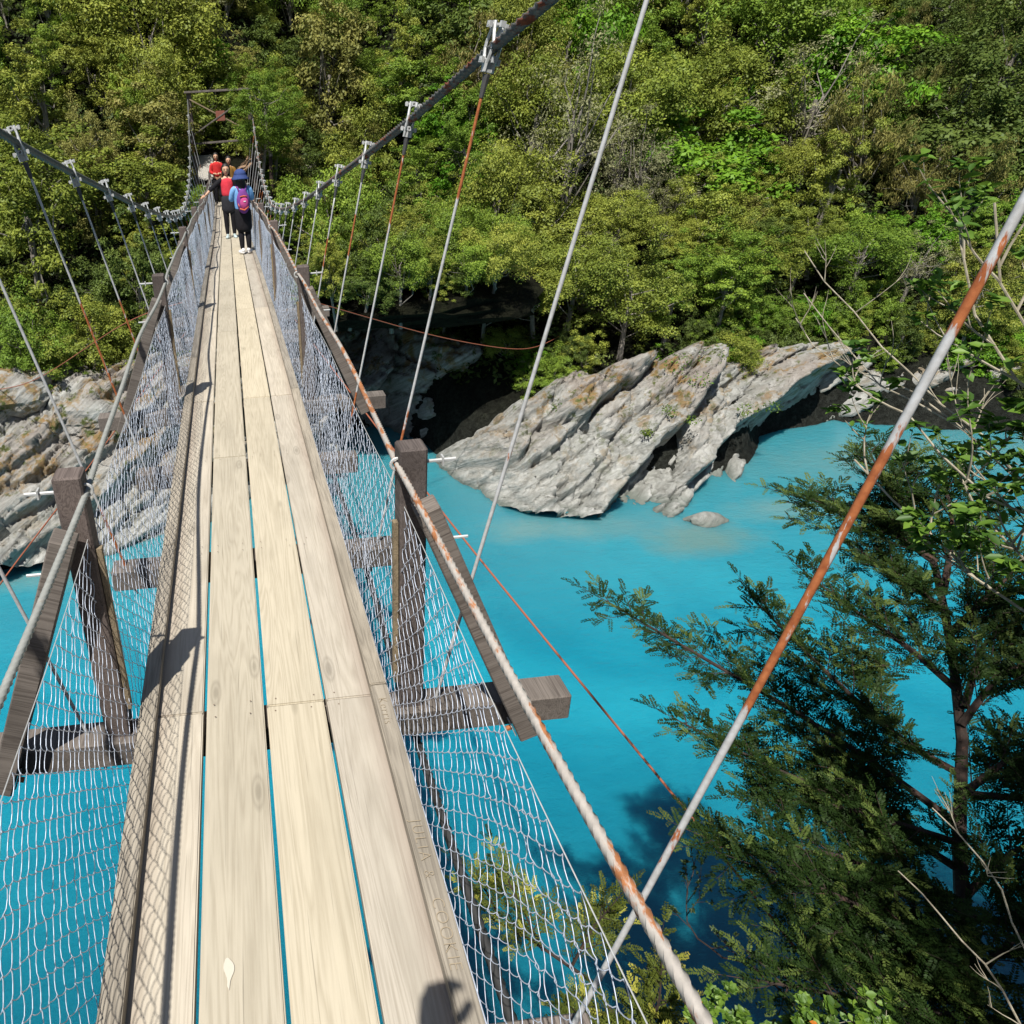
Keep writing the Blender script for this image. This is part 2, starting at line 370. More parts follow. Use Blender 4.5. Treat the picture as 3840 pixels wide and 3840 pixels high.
# cut earth bank beside the path
def eb():
    us = np.linspace(0, 1, 50); vs = np.linspace(0, 1, 30); U, V_ = np.meshgrid(us, vs)
    X = -.1+1.9*V_+U*.3+fbm(U*6, V_*6, 2, 4)*.22; Y = 31.9+U*5+V_*.5; Z = -.7+V_**.6*(1.7+U*.3)+U*.5+fbm(U*9, V_*9, 7, 3)*.18
    nx = 50; i = np.arange(29*49); a = (i//49)*nx+i % 49
    o = link('earth_bank', npmesh('earth_bank', np.stack([X, Y, Z], -1).reshape(-1, 3), np.stack([a, a+1, a+nx+1, a+nx], 1)), EARTH, smooth=True)
    o['kind'] = 'structure'
eb()

# ---------------------------------------------------------------- rock outcrops
def worley(x, y, sd):
    xi, yi = np.floor(x), np.floor(y); f1 = np.full(x.shape, 9.); f2 = f1.copy(); ox = np.zeros_like(x); oy = ox.copy(); idd = ox.copy()
    for a in (-1, 0, 1):
        for b in (-1, 0, 1):
            cx, cy = xi+a, yi+b; px = cx+.1+.8*_h(cx, cy, cx*0+sd); py = cy+.1+.8*_h(cx, cy, cx*0+sd+7); d = np.hypot(x-px, y-py)
            c = d < f1; f2 = np.where(c, f1, np.minimum(f2, d)); ox = np.where(c, x-px, ox); oy = np.where(c, y-py, oy); idd = np.where(c, _h(cx, cy, cx*0+sd+13), idd); f1 = np.where(c, d, f1)
    return f2-f1, ox, oy, idd
def rock_sheet(name, u0, u1, v0, v1, base, steps, slope, label, seed, amp=1.0, res=.055, endl=1.2, endr=1.2, sc=38, off=0, top=1.4, cut=None):
    us = np.arange(u0, u1, res); vs = np.arange(v0, v1, res); U, V_ = np.meshgrid(us, vs)
    sa, ca = math.sin(R(sc)), math.cos(R(sc))
    wx = fbm(U*.35, V_*.35, seed, 3)*.55; wy = fbm(U*.9, V_*.9, seed+4, 3)*.16
    s = U*sa-V_*ca+wx+wy; t = U*ca+V_*sa+fbm(U*.5, V_*.5, seed+9, 3)*.5
    D = np.zeros_like(U)
    for (s0, dr, rise, sharp) in steps:      # slabs: rise gently, then break off to the lower right
        k = (s-s0); D += np.where(k < 0, np.exp(np.clip(k, -9, 0)/rise)*dr, np.exp(-np.clip(k, 0, 9)/sharp)*dr)-0
        D -= dr*.55*(1/(1+np.exp(-np.clip(k/sharp, -30, 30))))
    for (p, a) in ((.9, .09), (.37, .045), (.15, .02)):
        w = fbm(U*.7/p**.5, V_*.7/p**.5, seed+20+p, 2); fr = (s/p+w*.8) % 1.0
        D += a*amp*(fr**1.3-.5)*(.5+.9*np.clip(fbm(U*.6, V_*.6, seed+31+p, 2)+.5, 0, 1))
    for (lx, ly, a, sd) in ((2.4, .95, .34, 1), (.95, .40, .14, 2), (.36, .17, .05, 3)):
        e, ox, oy, idd = worley(t/lx+fbm(U*.8, V_*.8, seed+sd, 2)*.5, s/ly, seed+sd); k = _h(np.round(idd*997), np.round(idd*313), idd*0)
        D += amp*(a*(idd-.5)*1.6+a*((k-.5)*ox*1.8+(idd-.2)*oy*1.1))-amp*a*.9*np.exp(-(e/.07)**2)
    for (p, a) in ((1.5, .12), (.55, .05)):
        fr = (t/p+fbm(U*.8, V_*.8, seed+40+p, 2)*1.1) % 1.0; D -= a*amp*np.exp(-((fr-.5)/.07)**2)*np.clip(fbm(U*.5, V_*.5, seed+50, 2)*2+.6, 0, 1)
    D += fbm(U*.45, V_*.45, seed+60, 4)*.45*amp+fbm(U*3, V_*3, seed+70, 4)*.07*amp+fbm(U*11, V_*11, seed+77, 2)*.02
    D += off-1.9*np.exp(-(U-u0)/endl*2)-1.9*np.exp(-(u1-U)/endr*2)-top*np.clip((V_-v1+1.3)/1.3, 0, 1)**2
    if cut: D -= np.clip((V_-interp(U, cut))/.9, 0, 2)**1.5*1.4
    yb = interp(U, base); cs, sn = math.cos(R(slope)), math.sin(R(slope))
    X = U+D*.12; Y = yb+V_*cs-D*sn; Z = -8.3+V_*sn+D*cs
    nx = len(us); ny = len(vs); i = np.arange((ny-1)*(nx-1)); a = (i//(nx-1))*nx+i % (nx-1)
    o = link(name, npmesh(name, np.stack([X, Y, Z], -1).reshape(-1, 3), np.stack([a, a+1, a+nx+1, a+nx], 1)), ROCK, smooth=False)
    tag(o, label, 'rock'); return o
rock_sheet('rock_outcrop', 5.9, 15.6, 0, 6.0, [(5, 21.5), (6.3, 19.6), (7.5, 18.2), (8.8, 17.7), (12.2, 17.2), (14, 18.0), (16, 19)],
           [(1.2, .4, .8, .06), (2.4, .22, .6, .05), (3.5, .25, .7, .04), (4.5, .22, .5, .04), (5.5, .75, .8, .05), (7.0, .55, .7, .05), (8.2, .45, .5, .05)], 39, 'pale grey schist outcrop with slanting clefts jutting into the turquoise river right of the bridge', 3, off=.85, endl=1.1, endr=.9, cut=[(6, 1.2), (7, 2.2), (8.2, 3.4), (9.5, 4.3), (12, 5.0), (16, 5.2)])
rock_sheet('rock_outcrop', 12.9, 22.5, 0, 4.5, [(12, 18.9), (14, 18.9), (16, 19.2), (18, 19.6), (20, 20.0), (24, 20.4)],
           [(2.1, .4, 1.0, .08), (3.5, 1.9, 1.2, .4)], 50, 'dark overhanging grey cliff at the bend of the river, right of the pale outcrop', 31, endl=.9, off=-.75, top=.8, sc=21, endr=2.5)
rock_sheet('rock_outcrop', -15, .6, 0, 6.1, [(-20, 16.6), (-6.8, 17.6), (-4, 18.1), (-2, 19.0), (0, 20.4), (1, 21)],
           [(-7.6, .35, .8, .06), (-6.2, .3, .9, .05), (-4.9, .35, .8, .05), (-3.9, .4, .7, .06)], 44, 'broad grey rock slab stained with orange lichen below the forest left of the bridge', 61, amp=.8, endl=2, off=1.35)
rock_sheet('rock_outcrop', .2, 3.4, 0, 4.6, [(0, 21.4), (1.5, 21.8), (4, 23.6)], [(0, .4, .9, .07), (1.8, .5, .9, .07)], 62, 'rock wall under the bridge on the left side of the dark gully', 83, amp=1.1, res=.07, endl=.5, endr=.5, off=.3)
def boulder(name, c, r, label, seed, n=4):
    bm = bmesh.new(); bmesh.ops.create_icosphere(bm, subdivisions=n, radius=1)
    P = np.array([v.co[:] for v in bm.verts]); d = 1+fbm(P[:, 0]*1.1+seed, P[:, 1]*1.1, P[:, 2]*1.1, 4)*.45
    q = np.round((P[:, 0]*.5+P[:, 2])*3+fbm(P[:, 0]*2, P[:, 1]*2, seed, 2))*.05; d = d+q*1.3
    for v, k, p in zip(bm.verts, d, P): v.co = Vector(p*k)*1; v.co = Vector((v.co.x*r[0], v.co.y*r[1], v.co.z*r[2]))+Vector(c)
    me = bpy.data.meshes.new(name); bm.to_mesh(me); bm.free(); return tag(link(name, me, ROCK), label, 'rock')
rock_sheet('rock_outcrop', 3.9, 8.2, 0, 5.0, [(3, 25.2), (5, 24.8), (6.5, 22.6), (9, 20.6)], [(1.5, .5, .7, .07), (3.2, .5, .7, .07)], 60, 'shaded rock face on the right side of the gully, behind the outcrop', 91, amp=1.2, res=.08, endl=.5, endr=.6)
rock_sheet('rock_outcrop', 1.5, 6.0, 0, 4.8, [(0, 24.4), (6, 24.9)], [(1.5, .5, .7, .07)], 66, 'dark back wall of the gully under the added ledge', 97, amp=1.3, res=.09, endl=.5, endr=.6)
rock_sheet('rock_outcrop', 19.0, 33, 0, 3.6, [(18, 21.4), (20, 21.5), (23, 20.6), (27, 19.4), (34, 20.6)], [(5, .5, .7, .07), (8, .5, .7, .07), (11, .5, .8, .07)], 58, 'low rock bank on the far shore behind the right-hand shrub', 103, amp=1.1, res=.09, endl=.9, endr=.6, off=.2)
boulder('boulder', (-4.4, 20.1, -5.0), (.95, .6, .5), 'dark angular boulder with orange lichen lying on the slab left of the bridge', 2)
boulder('boulder', (-6.6, 20.6, -4.3), (1.1, .8, .6), 'brown boulder at the left picture edge, on top of the slab under the trees', 9)
boulder('boulder', (11.9, 16.75, -8.05), (.55, .3, .2), 'small flat pale rock poking out of the water in front of the outcrop', 5, 3)
boulder('added_ledge', (4.3, 23.5, -3.05), (4.9, 3.4, .8), 'added rock ledge put in to shade the gully right of the bridge', 23, 4).data.materials[0] = SOIL  # made-up rock roof that keeps the sun out of the gully

# ================================================================ the suspension bridge
SP = 3.9007/3; Y1 = 2.2558
def Yk(k): return Y1+k*SP
def cabx(Y): return float(interp(Y, [(-3, 1.46), (1.03, 1.31), (2.33, 1.245), (3.6, 1.20), (5, 1.14), (7.5, 1.06), (10, .99), (12.7, .94), (16.6, .91), (20.5, .97), (24.5, 1.06), (28, 1.12), (32.4, 1.17)]))
def cabz(Y): return float(interp(Y, [(-4, 3.75), (-1, 3.18), (1.03, 2.78), (2.33, 2.55), (3.63, 2.31), (4.93, 2.05), (6.23, 1.825), (7.53, 1.615), (8.83, 1.4), (10.13, 1.2), (11.43, 1.03), (12.73, .865), (14.03, .74), (15.33, .64), (16.63, .575), (17.93, .55), (20.5, .6), (22.5, .68), (24.5, .8), (26.3, 1.02), (28, 1.35), (30, 2.03), (32.4, 3.02)]))
bridge = empty('suspension_bridge', (0, 0, 0), 'narrow timber-decked suspension footbridge running away over the turquoise river', 'suspension bridge')
KMIN, KMAX = -3, 22
tm_long = bevel_box('transom', (1.239, .068, .062), .006); tm_short = bevel_box('transom_short', (.785, .068, .062), .006)
for k in range(KMIN, KMAX+1):
    Y = Yk(k)+.068; z = float(dzf(Y))
    o = link('transom', tm_long if k % 3 == 0 else tm_short, TIMBER, bridge, (0, Y, z-.05-.0635))
# planks
pm_in = bevel_box('plank', (.1142, 1.95-.002, .0245), .005, 2); pm_out = bevel_box('plank_outer', (.1165, 1.95-.002, .0245), .005, 2)
for c, off in ((-1.5, 0), (-.5, 1), (.5, 0), (1.5, 1)):
    k = -3*2+off*3
    kk = [-3, 0, 3, 6, 9, 12, 15, 18, 21] if c in (-1.5, .5) else [-4, -1, 3, 6, 9, 12, 15, 18, 21]
    if c == -.5: kk = [-4, -1, 2, 5, 8, 11, 14, 17, 20]
    if c == 1.5: kk = [-3, 0, 3, 6, 9, 12, 15, 18, 21]
    for k in kk:
        ya, yb = Yk(k)+.068, Yk(k+3)+.068
        if c == 1.5: ya -= SP; yb -= SP; ya += SP; yb += SP
        za, zb = float(dzf(ya)), float(dzf(yb))
        o = link('plank', pm_out if abs(c) > 1 else pm_in, WOOD_OUT if abs(c) > 1 else WOOD, bridge,
                 (c*.243+random.uniform(-.0015, .0015), (ya+yb)/2, (za+zb)/2-.0245-random.uniform(0, .004)))
        o.rotation_euler = (math.atan2(zb-za, yb-ya), random.uniform(-.006, .006), math.pi if c < 0 else 0)
        if c < 0: o.rotation_euler[0] *= -1
nb = MB()
for k in range(-1, KMAX):
    for c in (-1.5, -.5, .5, 1.5):
        for dx in (-.075, .07):
            for dy in (-.034, .036):
                x, y = c*.243+dx+random.uniform(-.01, .01), Yk(k)+.068+dy; z = float(dzf(y))
                b = len(nb.v)
                for j in range(6): a = j*math.pi/3; nb.v.append((x+.0034*math.cos(a), y+.0034*math.sin(a), z+.0012-.0002*j*0))
                nb.f.append(tuple(range(b, b+6)))
nb.build('nail', mat('nail_rusty', (.16, .11, .08), .7), bridge)['kind'] = 'stuff'
# kerbs
kb = bevel_box('kerb', (.033, SP*1.5-.004, .026), .004, 2, cuts=6)
for s in (-1, 1):
    for k in range(-3, 21, 3):
        off = 1 if s > 0 else 2
        ya, yb = Yk(k+off)+.068-SP, Yk(k+off+3)+.068-SP; za, zb = float(dzf(ya)), float(dzf(yb))
        o = link('kerb', kb, KERB, bridge, (s*(.459+random.uniform(-.002, .002)), (ya+yb)/2, (za+zb)/2+.026+.002)); o.rotation_euler = (math.atan2(zb-za, yb-ya), 0, 0)
pb = MB(); _c = [(.011*(1+.22*math.sin(3*a+1)+.12*math.sin(5*a))*math.cos(a)+.004*math.sin(2*a), .044*(1+.08*math.sin(4*a))*math.sin(a), 0) for a in [2*math.pi*i/28 for i in range(28)]]; pb.v = _c; pb.f = [tuple(range(28))]
pb.build('paint_splash', mat('paint_white', (.52, .48, .40), .8), bridge, (-.155, 1.27, float(dzf(1.27))+.0015))
# names scratched into the right kerb
CARVE = mat('carved_wood', (.30, .245, .17), .9)
for txt, x, y, sz in (('JULIA', .437, 1.66, .052), ('&', .437, 1.475, .045), ('COOKIE', .437, 1.385, .052), ('Kerris', .440, 2.24, .05)):
    cu = bpy.data.curves.new('carving', 'FONT'); cu.body = txt; cu.size = sz; cu.offset = -.0012; cu.extrude = .0004; cu.space_character = 1.15 if txt != 'JULIA' else 1.3
    to = bpy.data.objects.new('tmp', cu); COL.objects.link(to); bpy.context.view_layer.update()
    me = bpy.data.meshes.new_from_object(to.evaluated_get(bpy.context.evaluated_depsgraph_get())); bpy.data.objects.remove(to)
    me.name = 'carving'; me.materials.clear()
    o = link('carved_name', me, CARVE, bridge, (x, y, float(dzf(y))+.0556)); o.rotation_euler = (0, 0, -math.pi/2)
# posts, braces, battens, bolts
post_m = bevel_box('post', (.048, .048, .64), .007, 1, cuts=4)
def ubolt_mesh():
    b = MB(); b.tube([(.0+.021*math.cos(a), 0, .021*math.sin(a)) for a in [R(q) for q in range(60, 301, 20)]], .0055, 6)
    b.tube([(.012, 0, .017), (.05, 0, .012)], .0055, 6); b.tube([(.012, 0, -.017), (.05, 0, -.012)], .0055, 6)
    b.tube([(.03, 0, 0), (.205, 0, 0)], .0065, 6); b.box((.158, 0, 0), (.003, .016, .016)); return b.mesh('u_bolt')
UB = ubolt_mesh()
brace_m = None
for k in range(-3, KMAX+1, 3):
    for s in (-1, 1):
        Y = Yk(k)+.03; z0 = float(dzf(Y))
        if k == -3 and s == 1: pass
        p = link('post', post_m, TIMBER2, bridge, (s*.583, Y+.05, z0+.431+random.uniform(-.01, .01))); p.rotation_euler = (0, s*R(-.5), 0)
        u = link('u_bolt', UB, GALV, p, (-.052*s, -.01, .575)); u.rotation_euler = (0, 0, 0 if s > 0 else math.pi); u.location.x = -.051*s
        b = MB(); b.tube([(0, 0, 0), (.09*s, 0, 0)], .006, 6); b.box((.012*s, 0, 0), (.007, .012, .012)); b.build('bolt', GALV, p, (.11*s, -.04, .28))
        bt = MB(); bt.box((0, 0, 0), (.009, .014, .36)); bt.build('batten', BATTEN, p, (-.0605*s, -.022, .0))
        # brace from the post down and out to the transom end
        A = Vector((s*.60, Y-.072, z0+.90)); B = Vector((s*1.045, Y-.072, z0-.17)); d = (B-A).normalized()
        if k == 0 or True:
            me = bevel_box('brace', (.050, .042, (B-A).length/2), .005)
            q = link('brace', me, TIMBER, bridge, (A+B)/2); q.rotation_euler = d.to_track_quat('Z', 'Y').to_euler()
            w = MB(); w.box((0, -.003, 0), (.028, .003, .028)); w.build('washer', GALV, q, (0, -.0455, (B-A).length/2-.05))
            nn = MB(); nn.tube([(0, .0, 0), (0, -.022, 0)], .011, 6); nn.build('bolt', steel_mat('steel_bolt', (.5, .48, .42), (.4, .14, .05), .4, .5, 9) if k == -3 and s == -1 else bpy.data.materials['steel_bolt'], q, (0, -.050, (B-A).length/2-.05))
# ropes with laid strands
def rope(name, fx, y0, y1, r, lay, m, parent, nst=6, depth=.22, ds=None, twist=1):
    ys = [y0]; 
    while ys[-1] < y1:
        y = ys[-1]; ys.append(y+(lay/12 if y < (ds or 7) else .35))
    ys = np.array(ys); P = np.array([fx(y) for y in ys]); n = 12
    T = np.gradient(P, axis=0); T /= np.linalg.norm(T, axis=1)[:, None]
    Uv = np.cross(T, (0, 0, 1.)); Uv /= np.linalg.norm(Uv, axis=1)[:, None]; Wv = np.cross(T, Uv)
    arc = np.concatenate([[0], np.cumsum(np.linalg.norm(np.diff(P, axis=0), axis=1))])
    A = np.arange(n)*2*np.pi/n; ph = twist*arc*2*np.pi/(lay*1.0)
    near = (ys < (ds or 7))[:, None]
    rr = r*np.where(near, np.where(np.arange(n)[None] % 2 == 0, 1.06, 1-depth), .98)
    ang = A[None]+np.where(near, ph[:, None], 0)
    V = P[:, None]+rr[..., None]*(np.cos(ang)[..., None]*Uv[:, None]+np.sin(ang)[..., None]*Wv[:, None])
    i = np.arange((len(ys)-1)*n); a = (i//n)*n+i % n; c = (i//n)*n+(i % n+1) % n
    return link(name, npmesh(name, V.reshape(-1, 3), np.stack([a, a+n, c+n, c], 1)), m, parent, smooth=False)
def sag_rail(Y, s):   # hand rope sags a little between the posts
    f = ((Y-(Y1+.08))/(SP*3)) % 1.0
    return (s*(.530+.032*4*f*(1-f)+.006*math.sin(Y*2.1+s)), Y, float(dzf(Y))+1.0-.02*4*f*(1-f)+.008*math.sin(Y*3.3+s))
for s, m1, m2 in ((-1, MAIN_L, ROPE_L), (1, MAIN_R, ROPE_R)):
    rope('main_cable', lambda Y, s=s: (s*cabx(Y), Y, cabz(Y)), -3, 32.4, .0245, .34, m1, bridge, ds=11, depth=.30)
    rope('handrail_cable', lambda Y, s=s: sag_rail(Y, s), -1.8, 31.6, .0115, .15, m2, bridge, ds=7.5)
rope('under_deck_cable', lambda Y: (.64+.01*math.sin(Y*2), Y, float(dzf(Y))-.30), -1.5, 31, .018, .2, DARKROPE, bridge, ds=5)
# clamps and hangers
def clamp_mesh():
    b = MB()
    for y in (-.021, .021):
        for s in (-1, 1):
            b.tube([(s*.004, y, .105), (s*.012, y, .07), (s*.03, y, .022), (s*.033, y, -.005), (s*.026, y, -.035), (s*.013, y, -.07), (s*.009, y, -.105)], .0085, 6)
    for z in (.088, -.058):
        b.tube([(0, -.055, z), (0, .055, z)], .008, 6)
        for y in (-.045, .045): b.box((0, y, z), (.013, .008, .013))
        b.tube([(-.05, 0, z+.004), (.05, 0, z+.004)], .008, 6)
        for x in (-.042, .042): b.box((x, 0, z+.004), (.008, .013, .013))
    b.box((0, 0, -.085), (.012, .03, .022)); return b.mesh('clamp')
CL = clamp_mesh()
sock = MB(); sock.tube([(0, 0, -.10), (0, 0, -.13), (0, 0, -.19)], [.017, .014, .010], 8); SK = sock.mesh('socket')
for k in range(KMIN, KMAX+1):
    Y = Yk(k)+.068
    for s in (-1, 1):
        top = Vector((s*cabx(Y), Y, cabz(Y))); bot = Vector((s*(.655 if s > 0 else .675), Y, float(dzf(Y))-.24)); d = (top-bot)
        L = d.length; n = 40 if k < 4 else 12; b = MB(); e1 = top-d.normalized()*.15
        b.tube([bot.lerp(e1, i/n) for i in range(n+1)], .0072 if k < 2 else .0076, 8 if k < 2 else 5)
        b.v = [tuple(Vector(v)-bot) for v in b.v]
        segs = {(-1, 1): [(1.02, 1.62), (1.72, 1.86), (.62, .74)], (0, 1): [(1.0, 1.06)], (1, 1): [(1.72, 2.3), (.45, .7)], (2, 1): [(1.45, 2.0), (.15, .42)], (3, 1): [(1.1, 1.45)], (4, 1): [(.75, 1.1)],
                (1, -1): [(-.2, .35)], (2, -1): [(.35, 1.15)], (3, -1): [(.1, .9)], (0, -1): []}.get((k, s))
        if segs is None: q0 = random.uniform(0, .9); segs = [(q0*cabz(Y), q0*cabz(Y)+random.uniform(.1, .45))] if random.random() < .7 else []
        rv = [max([0]+[max(0, min(1, .5+min(v[2]+bot.z-lo, hi-v[2]-bot.z)/.10)) for lo, hi in segs]) for v in b.v]; rv = [max(q*.75, .08) for q in rv]
        h = b.build('hanger', ROD, bridge, bot, smooth=True); h.data.attributes.new('rust', 'FLOAT', 'POINT').data.foreach_set('value', rv)
        q = d.normalized().to_track_quat('Z', 'Y')
        c = link('clamp', CL, GALV, h, d+Vector((0, 0, 0))); c.scale = (.88, .88, .88); c.rotation_euler = q.to_euler(); c.rotation_euler.rotate_axis('Z', random.uniform(-.3, .3))
        c2 = link('socket', SK, BLOCK, h, d); c2.rotation_euler = q.to_euler()
# ---------------------------------------------------------------- guy cables
def guy(pts, r, label, col=None):
    P = [Vector(p) for p in pts]; out = []
    for i in range(len(P)-1):
        for j in range(6): out.append(P[i].lerp(P[i+1], j/6))
    out.append(P[-1])
    # smooth
    for _ in range(12): out = [out[0]]+[(out[i-1]+out[i]*2+out[i+1])/4 for i in range(1, len(out)-1)]+[out[-1]]
    o = MB().tube(out, r, 6).build('guy_cable', RUST if col is None else col, None, smooth=True); tag(o, label, 'cable')
guy([(.80, 12, -.55), (1.19, 8.5, -.69), (1.58, 5.8, -.95), (2.22, 4.0, -1.57), (2.91, 3.0, -2.36), (3.7, 1.9, -3.4)], .0085, 'rusty guy cable slanting over the water from the bridge towards the right tree')
guy([(-.80, 12, -.75), (-1.5, 8.5, -1.0), (-1.81, 6.5, -1.02), (-2.02, 5.2, -1.0), (-2.9, 2.4, -1.6), (-4, 0.2, -2.2)], .007, 'reddish guy cable passing in front of the rock slab left of the bridge')
guy([(.80, 14.5, -.75), (3.05, 17, -2.0), (4.96, 18.5, -2.95), (7.37, 20, -3.86), (8.58, 21, -4.2), (10.5, 23.5, -4.5)], .011, 'thin rusty guy cable running across the dark gully right of the bridge')
guy([(-.80, 13.5, -.6), (-2.02, 15, -1.1), (-3.48, 16.5, -2.12), (-5.12, 18.0, -3.22), (-6.9, 20.5, -4.0)], .010, 'thin rusty guy cable in front of the trees above the left rock slab')
# ---------------------------------------------------------------- chain-link fences
def netpos(Y, t, s):
    b = .018*np.sin(t*np.pi)*(1+.8*np.sin(Y*1.3+s))+.012*fbm(Y*1.7, t*1.5+s*5, 2, 2)*np.sin(t*np.pi)*3
    x = s*(.5015+.045*t+b); z = dzf(Y)+.0+t*(.84+.012*np.sin(Y*3+s))
    return np.stack([x, Y+.02*fbm(Y*.9, t*2, s, 2), z], -1)
def prisms(A, B, r, n=3):
    d = B-A; d /= np.linalg.norm(d, axis=1)[:, None]+1e-9
    u = np.cross(d, (.3, .2, .93)); u /= np.linalg.norm(u, axis=1)[:, None]+1e-9; w = np.cross(d, u)
    r = np.broadcast_to(np.asarray(r, float), (len(A),))[:, None]
    V = []
    for Q in (A, B):
        for j in range(n): a = 2*math.pi*j/n; V.append(Q+r*(u*math.cos(a)+w*math.sin(a)))
    V = np.stack(V, 1).reshape(-1, 3); b = np.arange(len(A))[:, None]*2*n
    F = np.concatenate([b+np.array([[j, (j+1) % n, (j+1) % n+n, j+n]]) for j in range(n)], 0); return V, F
def fence(s, label):
    root = empty('chain_link_fence', (s*.5, 0, 0), label, 'fence', 'chain-link fences along both deck edges')
    NR = 21; cw = .04; ya, yb = -1.2, 31.5; nc = int((yb-ya)/cw)
    i, j = np.meshgrid(np.arange(nc), np.arange(NR), indexing='ij'); i = i.ravel(); j = j.ravel()
    par = (i+j) % 2; Y0 = ya+i*cw; near = Y0 < 8; up = par == 0
    Ya = np.where(up, Y0, Y0+cw); Yb2 = np.where(up, Y0+cw, Y0); ta = j/NR; tb = (j+1)/NR
    jt = .012*(_h(i*7, j*13, i*0)-.5)
    bow = np.where(up, .010, .006)
    def P(f, b):
        p = netpos(Ya+(Yb2-Ya)*f, ta+(tb-ta)*f, s); sgn = np.where(up, 1, -1)
        p[:, 2] -= bow*b*.75; p[:, 1] += sgn*bow*b*.6; p[:, 0] += s*(jt*b+.003*b*sgn); return p
    VV = []; FF = []; nv = 0
    def add(A, B, r):
        nonlocal nv
        V1, F1 = prisms(A, B, r); VV.append(V1); FF.append(F1+nv); nv += len(V1)
    rad = np.where(Y0 < 3, .0015, np.where(Y0 < 8, .00145, .0017))
    f4 = [0, .16, .5, .84, 1]; bs = [0, .75, 1, .75, 0]
    for q in range(4):
        A = P(f4[q], bs[q]); B = P(f4[q+1], bs[q+1]); add(A[near], B[near], rad[near])
    A = P(0, 0); M = P(.5, 1); B = P(1, 0); far = ~near; add(A[far], M[far], rad[far]); add(M[far], B[far], rad[far])
    V = np.concatenate(VV)-np.array([s*.5, 0, 0]); F = np.concatenate(FF)
    o = link('wire_mesh', npmesh('wire_mesh', V, F), NET, root, smooth=True); o['kind'] = 'stuff'
    ys = np.arange(ya, yb, .15); Pn = netpos(ys, ys*0+1.0, s); Pn[:, 2] += .008; Pb = netpos(ys, ys*0+.0, s); Pb[:, 2] += .004
    MB().tube([tuple(p-np.array([s*.5, 0, 0])) for p in Pn],   .0014, 5).build('top_wire', GALV, root)
    MB().tube([tuple(p-np.array([s*.5, 0, 0])) for p in Pb], .0020, 5).build('bottom_wire', NET, root)
fence(-1, 'galvanised chain-link fence along the left deck edge of the bridge')
fence(1, 'galvanised chain-link fence along the right deck edge of the bridge')
# ---------------------------------------------------------------- far tower
tw = empty('bridge_tower', (0, 32.5, -.6), 'weathered timber portal tower with crossed braces at the far end of the bridge', 'bridge tower')
def beam(name, A, B, w, h, par, m=TIMBER):
    A = Vector(A); B = Vector(B); me = bevel_box(name, (w/2, h/2, (B-A).length/2), .008)
    o = link(name, me, m, par, (A+B)/2); o.rotation_euler = (B-A).normalized().to_track_quat('Z', 'Y').to_euler(); return o
for s in (-1, 1): beam('leg', (s*1.17, 0, -.3), (s*1.12, 0, 3.9), .17, .17, tw, TIMBER2)
beam('crossbeam', (-1.28, -.1, 3.86), (1.28, -.1, 3.86), .24, .07, tw); beam('crossbeam', (-1.15, -.1, 2.12), (1.2, -.1, 2.16), .20, .07, tw)
beam('diagonal_brace', (-1.1, -.17, 3.62), (1.1, -.17, 2.42), .15, .05, tw, BATTEN); beam('diagonal_brace', (-1.1, -.225, 2.42), (1.1, -.225, 3.62), .15, .05, tw)
beam('centre_plate', (0, -.27, 2.85), (0, -.27, 3.19), .34, .03, tw, mat('wood_red_painted', (.22, .075, .05), .8))
for s in (-1, 1): beam('railing_post', (s*.62, -.4, 0), (s*.62, -.4, 1.15), .09, .09, tw)

